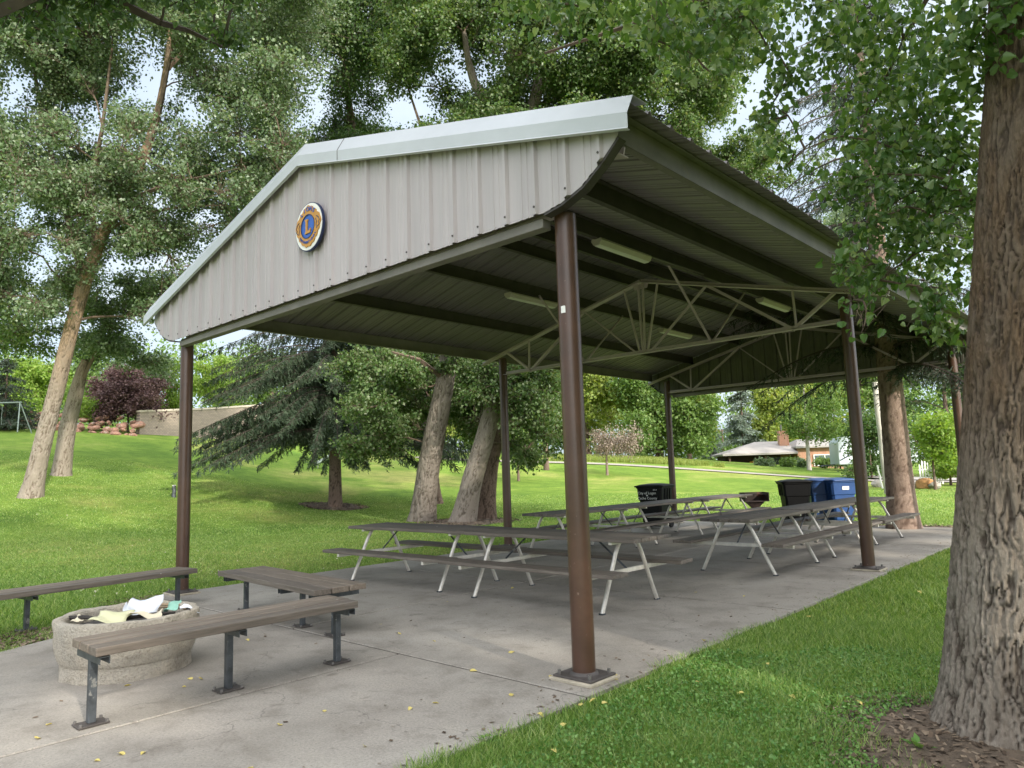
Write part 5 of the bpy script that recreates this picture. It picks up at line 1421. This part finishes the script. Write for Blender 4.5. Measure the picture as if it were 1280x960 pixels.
# fallen leaves: one mesh, many things
def fallen():
    mesh = None; rr = random.Random(77)
    T, Fc = HEART
    px = [(153, 942), (178, 941), (122, 950), (314, 959), (237, 848), (405, 888), (512, 886), (545, 878), (592, 838), (543, 801), (310, 800), (252, 848), (640, 815), (676, 893), (770, 848), (436, 760), (476, 780), (560, 752), (500, 792), (690, 845), (640, 868), (456, 932), (350, 905), (725, 880), (230, 858), (60, 905), (48, 922), (640, 735), (870, 740), (930, 745), (160, 856)]
    py = [(693, 938), (740, 875), (756, 878), (705, 905), (870, 852), (925, 866), (768, 845), (1075, 878), (812, 860), (990, 870), (960, 830), (1010, 770), (1150, 740), (880, 800), (330, 690), (140, 700), (60, 690), (480, 690)]
    for i, (x, y) in enumerate(px + py):
        dv = FW + (x - 640) / F * RT - (y - 480) / F * UP
        onslab = i < len(px); z = 0.006 if onslab else BASE + .05
        tt = (z - CAM[2]) / dv[2]; q_ = CAM + tt * dv
        if mesh is None:
            mb = MB(); mb.add([(a * 1, b_ - .5, c * 1.2) for a, b_, c in T], [tuple(f) for f in Fc])
            o = mb.build('fallen_leaf', M['yleaf']); mesh = o.data
        else:
            o = bpy.data.objects.new('fallen_leaf', mesh); COL.objects.link(o)
        s_ = rr.uniform(.028, .05)
        o.location = q_; o.scale = (s_, s_ * 1.1, s_); o.rotation_euler = (rr.uniform(-.35, .35), rr.uniform(-.35, .35), rr.uniform(0, 6.28))
        if onslab: tag(o, 'small yellow fallen leaf lying on the concrete slab', 'leaf', 'yellow leaves on the slab')
        else: tag(o, 'small yellow fallen leaf lying in the mown grass', 'leaf', 'yellow leaves in the grass')
fallen()

# dandelion rosettes in the near lawn
for i, (x, y, lab) in enumerate(((907, 862, 'dandelion rosette with upright leaves, largest weed in the near lawn'), (845, 845, 'small dandelion rosette in the lawn near the front post'), (612, 930, 'broad leafed weed at the slab corner in the foreground'), (1150, 938, 'small weed on the bare soil beside the big trunk'))):
    dv = FW + (x - 640) / F * RT - (y - 480) / F * UP; tt = (BASE - CAM[2]) / dv[2]; q_ = CAM + tt * dv
    rr = np.random.default_rng(200 + i); mb = MB()
    for k_ in range(11):
        a = k_ * 2.4 + rr.normal() * .2; L_ = rr.uniform(.07, .14); e = rr.uniform(.3, 1.1)
        d_ = np.array([math.cos(a) * math.cos(e), math.sin(a) * math.cos(e), math.sin(e)]); s_ = np.array([-math.sin(a), math.cos(a), 0]) * .016
        p0 = np.zeros(3); p1 = d_ * L_ * .55; p2 = d_ * L_ * .95 + np.array([0, 0, -.02])
        mb.add([p0 - s_ * .2, p0 + s_ * .2, p1 + s_, p2, p1 - s_], [(0, 1, 2, 3, 4)])
    tag(mb.build('dandelion_weed', M['weed'], origin=tuple(q_)), lab, 'weed')

# ================================================================== DISTANCE
def rock_mesh(seed, name):
    import bmesh
    bm = bmesh.new(); bmesh.ops.create_icosphere(bm, subdivisions=2, radius=0.5)
    rr = random.Random(seed); ph = [Vector((rr.gauss(0, 1), rr.gauss(0, 1), rr.gauss(0, 1))).normalized() for _ in range(9)]; hh = [rr.uniform(.3, .43) for _ in ph]
    for v in bm.verts:
        for n_, h in zip(ph, hh):
            d = v.co.dot(n_)
            if d > h: v.co -= n_ * (d - h) * .92
        v.co += Vector((rr.gauss(0, .008), rr.gauss(0, .008), rr.gauss(0, .008)))
    me = bpy.data.meshes.new(name); bm.to_mesh(me); bm.free(); return me
rocks = [rock_mesh(300 + i, 'boulder') for i in range(5)]
for m_ in rocks: m_.materials.append(M['rock_red'])
rr = random.Random(9)
for row in range(4):
    x = 24 + row * 3
    while x < 172:
        w = rr.uniform(5.5, 13); d = 44.5 + row * .55
        b_ = ground(x + w / 2, 538, d)
        o = bpy.data.objects.new('boulder', rocks[rr.randrange(5)]); COL.objects.link(o)
        s_ = w * d / F * 1.12
        s_ *= rr.uniform(.8, 1.35); o.location = b_ + np.array([rr.uniform(-.2, .2), rr.uniform(-.3, .3), .02 + row * .25 * rr.uniform(.7, 1.25)]); o.scale = (s_, s_ * rr.uniform(.6, .95), s_ * rr.uniform(.4, .75)); o.rotation_euler = (rr.uniform(-.45, .45), rr.uniform(-.45, .45), rr.uniform(0, 6.28))
        tag(o, 'rough reddish boulder stacked in the rock bank below the purple bush', 'rock', 'red boulders in the rock bank')
        x += w * .93
for (x, y, d, w, mt, lab) in ((1157, 610, 34, 21, 'rock_orange', 'orange boulder at the road edge right of the spruce trunk'), (1168, 612, 33.6, 15, 'rock_grey', 'small grey boulder touching the orange one by the road'), (1095, 600, 36, 15, 'rock_grey', 'pale boulder beside the weathered pole and gravel'), (1148, 611, 34.4, 13, 'rock_grey', 'grey rock half hidden behind the spruce trunk by the orange boulder')):
    b_ = ground(x, y, d); me = rock_mesh(int(x), 'boulder'); me.materials.append(M[mt])
    o = bpy.data.objects.new('boulder', me); COL.objects.link(o); s_ = w * d / F
    o.location = b_ + np.array([0, 0, s_ * .25]); o.scale = (s_ * 1.15, s_, s_ * .85); o.rotation_euler = (0, 0, x); tag(o, lab, 'rock')

# block wall above the lawn
a_, c_ = ground(172, 545, 46), ground(330, 560, 54)
v_ = c_ - a_; L_ = float(np.hypot(v_[0], v_[1])); rz = math.atan2(v_[1], v_[0])
sw = thing('stone_wall', 'tan block retaining wall with pale cap behind the left post', 'wall', a_ - np.array([0, 0, .5]), rz)
mb = MB(); mb.prism([(0, -.2, 0), (L_, -.2, 0), (L_, -.2, 2.9), (5, -.2, 2.35), (0, -.2, 1.9)], (0, .4, 0)); mb.build('wall_body', M['block'], sw)
mb = MB(); mb.beam((-.05, 0, 1.96), (5, 0, 2.41), .5, .12); mb.beam((5, 0, 2.41), (L_, 0, 2.96), .5, .12); mb.build('wall_cap', M['blockcap'], sw)

# swing frame at the far left
b_ = ground(8, 535, 41)
sf = thing('swing_frame', 'pale green metal swing frame at the far left of the lawn', 'swing', b_, math.atan2(GR[1], GR[0]))
M['swing'] = paint('dull_green_pipe', (0.22, 0.27, 0.24), 0.6, 0.2, 4)
for dx in (-2.0, .7):
    for dy in (-.6, .6):
        mb = MB(); mb.path([(dx + (.35 if dx > 0 else -.35), dy, 0), (dx, 0, 1.75)], .03, 8); mb.build('leg', M['swing'], sf)
mb = MB(); mb.path([(-2.1, 0, 1.75), (.8, 0, 1.75)], .035, 8); mb.build('top_bar', M['swing'], sf)
for dx in (-1.4, -.5):
    mb = MB()
    for e in (-.2, .2): mb.path([(dx + e, 0, 1.73), (dx + e, 0, .5)], .01, 5)
    h_ = mb.build('chain', M['swing'], sf)
    mb = MB(); mb.box((dx, 0, .48), (.44, .16, .03)); mb.build('seat', M['rubber'], sf)

# pale slide behind the spruce trunk
b_ = ground(405, 582, 42)
sl = thing('playground_slide', 'pale sloping slide chute just left of the spruce trunk', 'slide', b_, math.atan2(GR[1], GR[0]))
mb = MB(); mb.beam((-.45, 0, .25), (.5, 0, .75), .5, .05); mb.beam((-.45, -.26, .32), (.5, -.26, .82), .05, .14); mb.beam((-.45, .26, .32), (.5, .26, .82), .05, .14); mb.build('chute', M['slidepl'], sl)
for x, h in ((-.35, .28), (.42, .70)):
    mb = MB(); mb.path([(x, 0, 0), (x, 0, h)], .03, 8); mb.build('leg', M['galv'], sl)

# small utility marker, wooden post, weathered pole, stake
def post_thing(name, label, x, y, d, h, r_, mat, cap=None, lean=0.0):
    b_ = ground(x, y, d); t = thing(name, label, 'post', b_)
    mb = MB(); n = 7
    mb.path([(lean * k_ / n + .01 * math.sin(k_ * 2.1), .01 * math.cos(k_ * 1.7), h * k_ / n - .05) for k_ in range(n + 1)], [r_ * (1.15 - .25 * k_ / n) for k_ in range(n + 1)], 12)
    mb.build('shaft', mat, t, smooth=True)
    mb = MB(); mb.lathe([(0.001, h + .01 - .05), (r_ * .92, h - .05), (r_ * .93, h - .09)], 12, (lean, 0, 0)); mb.build('top_cap', cap or mat, t)
post_thing('utility_marker', 'small grey marker post on the lawn beside the left pavilion post', 217, 636, 27, .5, .07, M['legsteel'], M['white'])
post_thing('wooden_post', 'short brown wooden post with pale top beyond the three trunks', 683, 589, 46, 2.1, .17, M['bark_dark'], M['cream'])
post_thing('weathered_pole', 'weathered grey wooden pole left of the flaky spruce trunk', 1109, 607, 31, 4.9, .13, M['pole'], None, -.12)
post_thing('marker_stake', 'thin white leaning stake beside the weathered pole', 1102, 597, 35, 1.15, .04, M['white'], None, -.14)
# distant power pole
b_ = ground(905, 575, 120)
pp = thing('utility_pole', 'distant power pole with crossarm in the gap of sky', 'pole', b_, math.atan2(GR[1], GR[0]))
mb = MB(); mb.path([(0, 0, 0), (0, 0, 5.2)], .14, 8); mb.build('pole_shaft', M['bark_dark'], pp)
mb = MB(); mb.beam((-1.4, 0, 4.9), (1.4, 0, 4.9), .14, .2); mb.build('crossarm', M['bark_dark'], pp)
for x in (-1.2, -.6, .6, 1.2):
    mb = MB(); mb.path([(x, 0, 5.0), (x, 0, 5.25)], .06, 6); mb.build('insulator', M['rvd'], pp)

# white picket fence piece and pale shed at the right
b_ = ground(1150, 597, 37)
pf = thing('picket_fence', 'short white picket fence in the shrubs right of the spruce trunk', 'fence', b_, math.atan2(GR[1], GR[0]))
for k_ in range(9):
    mb = MB(); mb.prism([(k_ * .14, 0, 0), (k_ * .14 + .07, 0, 0), (k_ * .14 + .07, 0, .95 + .25 * math.sin(k_ * .9)), (k_ * .14 + .035, 0, 1.05 + .25 * math.sin(k_ * .9)), (k_ * .14, 0, .95 + .25 * math.sin(k_ * .9))], (0, .02, 0)); mb.build('picket', M['white'], pf)
for z in (.3, .75):
    mb = MB(); mb.box((.6, .035, z), (1.25, .025, .06)); mb.build('rail', M['white'], pf)

# brick house
b_ = ground(985, 578, 68)
ho = thing('brick_house', 'low orange brick house with pale shallow roof beyond the far lawn', 'house', b_ - np.array([0, 0, .95]), math.atan2(GR[1], GR[0]) - .12)
mb = MB(); mb.box((3.0, 3.4, 1.25), (4.2, 7.0, 2.5)); mb.build('wall', M['brick'], ho)
mb = MB(); mb.box((-2.3, 4.4, 1.0), (6.2, 5.0, 2.0)); mb.build('carport_wall', M['housetimber'], ho)
for x in (-5.3, -2.0):
    mb = MB(); mb.box((x, 0.0, 1.0), (.16, .16, 2.0)); mb.build('carport_post', M['housetimber'], ho)
def hip(x0, x1, y0, y1, z, r0, r1, zr, th=.16):
    mb = MB(); ym = (y0 + y1) / 2
    P_ = [(x0, y0, z), (x1, y0, z), (x1, y1, z), (x0, y1, z), (r0, ym, zr), (r1, ym, zr)]
    B_ = [(x0, y0, z - th), (x1, y0, z - th), (x1, y1, z - th), (x0, y1, z - th)]
    mb.add(P_ + B_, [(0, 1, 5, 4), (1, 2, 5), (2, 3, 4, 5), (3, 0, 4), (0, 6, 7, 1), (1, 7, 8, 2), (2, 8, 9, 3), (3, 9, 6, 0), (6, 9, 8, 7)])
    return mb
hip(-6.0, 0.85, -.5, 7.6, 2.18, -2.2, .8, 3.35).build('carport_roof', M['houseroof'], ho)
hip(.70, 5.6, -.65, 7.5, 2.68, 1.8, 4.2, 3.45).build('roof', M['houseroof'], ho)
mb = MB(); mb.box((.25, 2.2, 3.0), (.9, .8, 2.6)); ch_ = mb.build('chimney', M['brick'], ho)
mb = MB(); mb.path([(.1, 2.2, 4.2), (.1, 2.2, 4.9)], .09, 8); mb.build('flue', M['bolt'], ch_)
wn = MB(); wn.box((3.3, -.13, 1.35), (1.9, .06, .95)); w_ = wn.build('window', M['glass'], ho)
mb = MB()
for x in (2.33, 3.3, 4.27): mb.box((x, -.16, 1.35), (.08, .08, 1.0))
for z in (.86, 1.84): mb.box((3.3, -.157, z), (2.0, .08, .08))
mb.build('window_frame', M['white'], w_)
mb = MB(); mb.box((-.6, 1.87, .9), (.85, .06, 1.8)); mb.build('door', M['rvd'], ho)
mb = MB(); mb.box((-3.1, 1.0, .72), (.4, .1, 1.44)); mb.build('yellow_post', M['yellow'], ho)
# white trailer
b_ = ground(1068, 584, 58)
rv = thing('camper_trailer', 'white and pale blue camper trailer with dark graphics beside the brick house', 'trailer', b_, math.atan2(GR[1], GR[0]) - .1)
mb = MB(); mb.prism([(-1.5, -1.1, .55), (4.5, -1.1, .55), (4.5, -1.1, 2.75), (-1.2, -1.1, 2.75), (-1.5, -1.1, 2.3)], (0, 2.2, 0)); mb.build('body', M['rvw'], rv, bevel=.08, seg=2)
mb = MB(); mb.path([(-1.4, -1.12, .9), (-.9, -1.12, 1.15), (-.45, -1.12, 1.6), (-.25, -1.12, 2.2)], .05, 6); mb.path([(-1.4, -1.12, 1.6), (-1.0, -1.12, 2.2), (-.2, -1.12, 2.45)], .03, 6); mb.build('stripe', M['rvd'], rv)
mb = MB(); mb.box((.05, -1.13, 2.0), (.3, .04, .45)); mb.box((1.6, -1.13, 1.9), (1.1, .04, .6)); mb.build('window', M['rvd'], rv)
for x in (1.5, 2.4):
    mb = MB(); mb.lathe([(.05, -.1), (.33, -.1), (.36, -.06), (.36, .06), (.33, .1), (.05, .1)], 18); w_ = mb.build('wheel', M['rubber'], rv, smooth=True); w_.rotation_euler = (PI / 2, 0, 0); w_.location = (x, -.95, .36)
mb = MB(); mb.beam((-1.5, 0, .55), (-2.6, 0, .5), .1, .1); mb.build('hitch', M['rvd'], rv)

# ================================================================== LIGHT
el = math.radians(27.0); SX, SY = 0.975, -0.22
S = Vector((SX * math.cos(el), SY * math.cos(el), math.sin(el))).normalized()
sun = bpy.data.lights.new('sun', 'SUN'); sun.energy = 3.5; sun.angle = math.radians(2.0); sun.color = (1.0, 0.93, 0.82)
so = bpy.data.objects.new('sun', sun); COL.objects.link(so); so.rotation_euler = S.to_track_quat('Z', 'Y').to_euler(); so.location = (30, -6, 30)
w = bpy.data.worlds.new('World'); SC.world = w; w.use_nodes = True
nt = w.node_tree; bg = nt.nodes['Background']
sky = N(nt, 'ShaderNodeTexSky'); sky.sky_type = 'NISHITA'; sky.sun_disc = False
sky.sun_elevation = el; sky.sun_rotation = math.atan2(SX, SY); sky.altitude = 1400; sky.air_density = 1.0; sky.dust_density = 1.2
tc = N(nt, 'ShaderNodeTexCoord'); mp = N(nt, 'ShaderNodeMapping'); mp.inputs['Scale'].default_value = (1.2, 1.2, 3.0)
nt.links.new(tc.outputs['Generated'], mp.inputs['Vector'])
f = noise(nt, 1.9, 6, 0.55, mp.outputs['Vector'], 0.3)
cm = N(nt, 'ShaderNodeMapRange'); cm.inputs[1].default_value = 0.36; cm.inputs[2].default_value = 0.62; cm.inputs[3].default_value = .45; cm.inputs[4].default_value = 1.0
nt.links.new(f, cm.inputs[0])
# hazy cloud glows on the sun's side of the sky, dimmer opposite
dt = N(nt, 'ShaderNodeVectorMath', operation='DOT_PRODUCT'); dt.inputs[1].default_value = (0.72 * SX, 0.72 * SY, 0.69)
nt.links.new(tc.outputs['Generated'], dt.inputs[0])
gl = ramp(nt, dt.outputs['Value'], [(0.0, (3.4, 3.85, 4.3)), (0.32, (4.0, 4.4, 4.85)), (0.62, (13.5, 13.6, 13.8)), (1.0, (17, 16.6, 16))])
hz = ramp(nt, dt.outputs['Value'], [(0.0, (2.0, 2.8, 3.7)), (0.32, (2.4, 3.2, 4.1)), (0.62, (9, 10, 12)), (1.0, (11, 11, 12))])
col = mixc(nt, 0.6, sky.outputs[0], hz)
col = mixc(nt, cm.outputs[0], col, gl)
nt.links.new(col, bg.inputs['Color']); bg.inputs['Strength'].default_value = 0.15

# ================================================================== RENDER
SC.view_settings.view_transform = 'Standard'; SC.view_settings.look = 'None'; SC.view_settings.exposure = 0.86; SC.view_settings.gamma = 1
SC.view_settings.use_curve_mapping = False
cy = SC.cycles
cy.use_denoising = True
try: cy.denoiser = 'OPENIMAGEDENOISE'
except Exception: pass
cy.use_adaptive_sampling = True; cy.adaptive_threshold = 0.015
cy.max_bounces = 7; cy.diffuse_bounces = 4; cy.glossy_bounces = 3; cy.transmission_bounces = 4; cy.transparent_max_bounces = 6
cy.sample_clamp_indirect = 6.0
SC.render.use_persistent_data = False
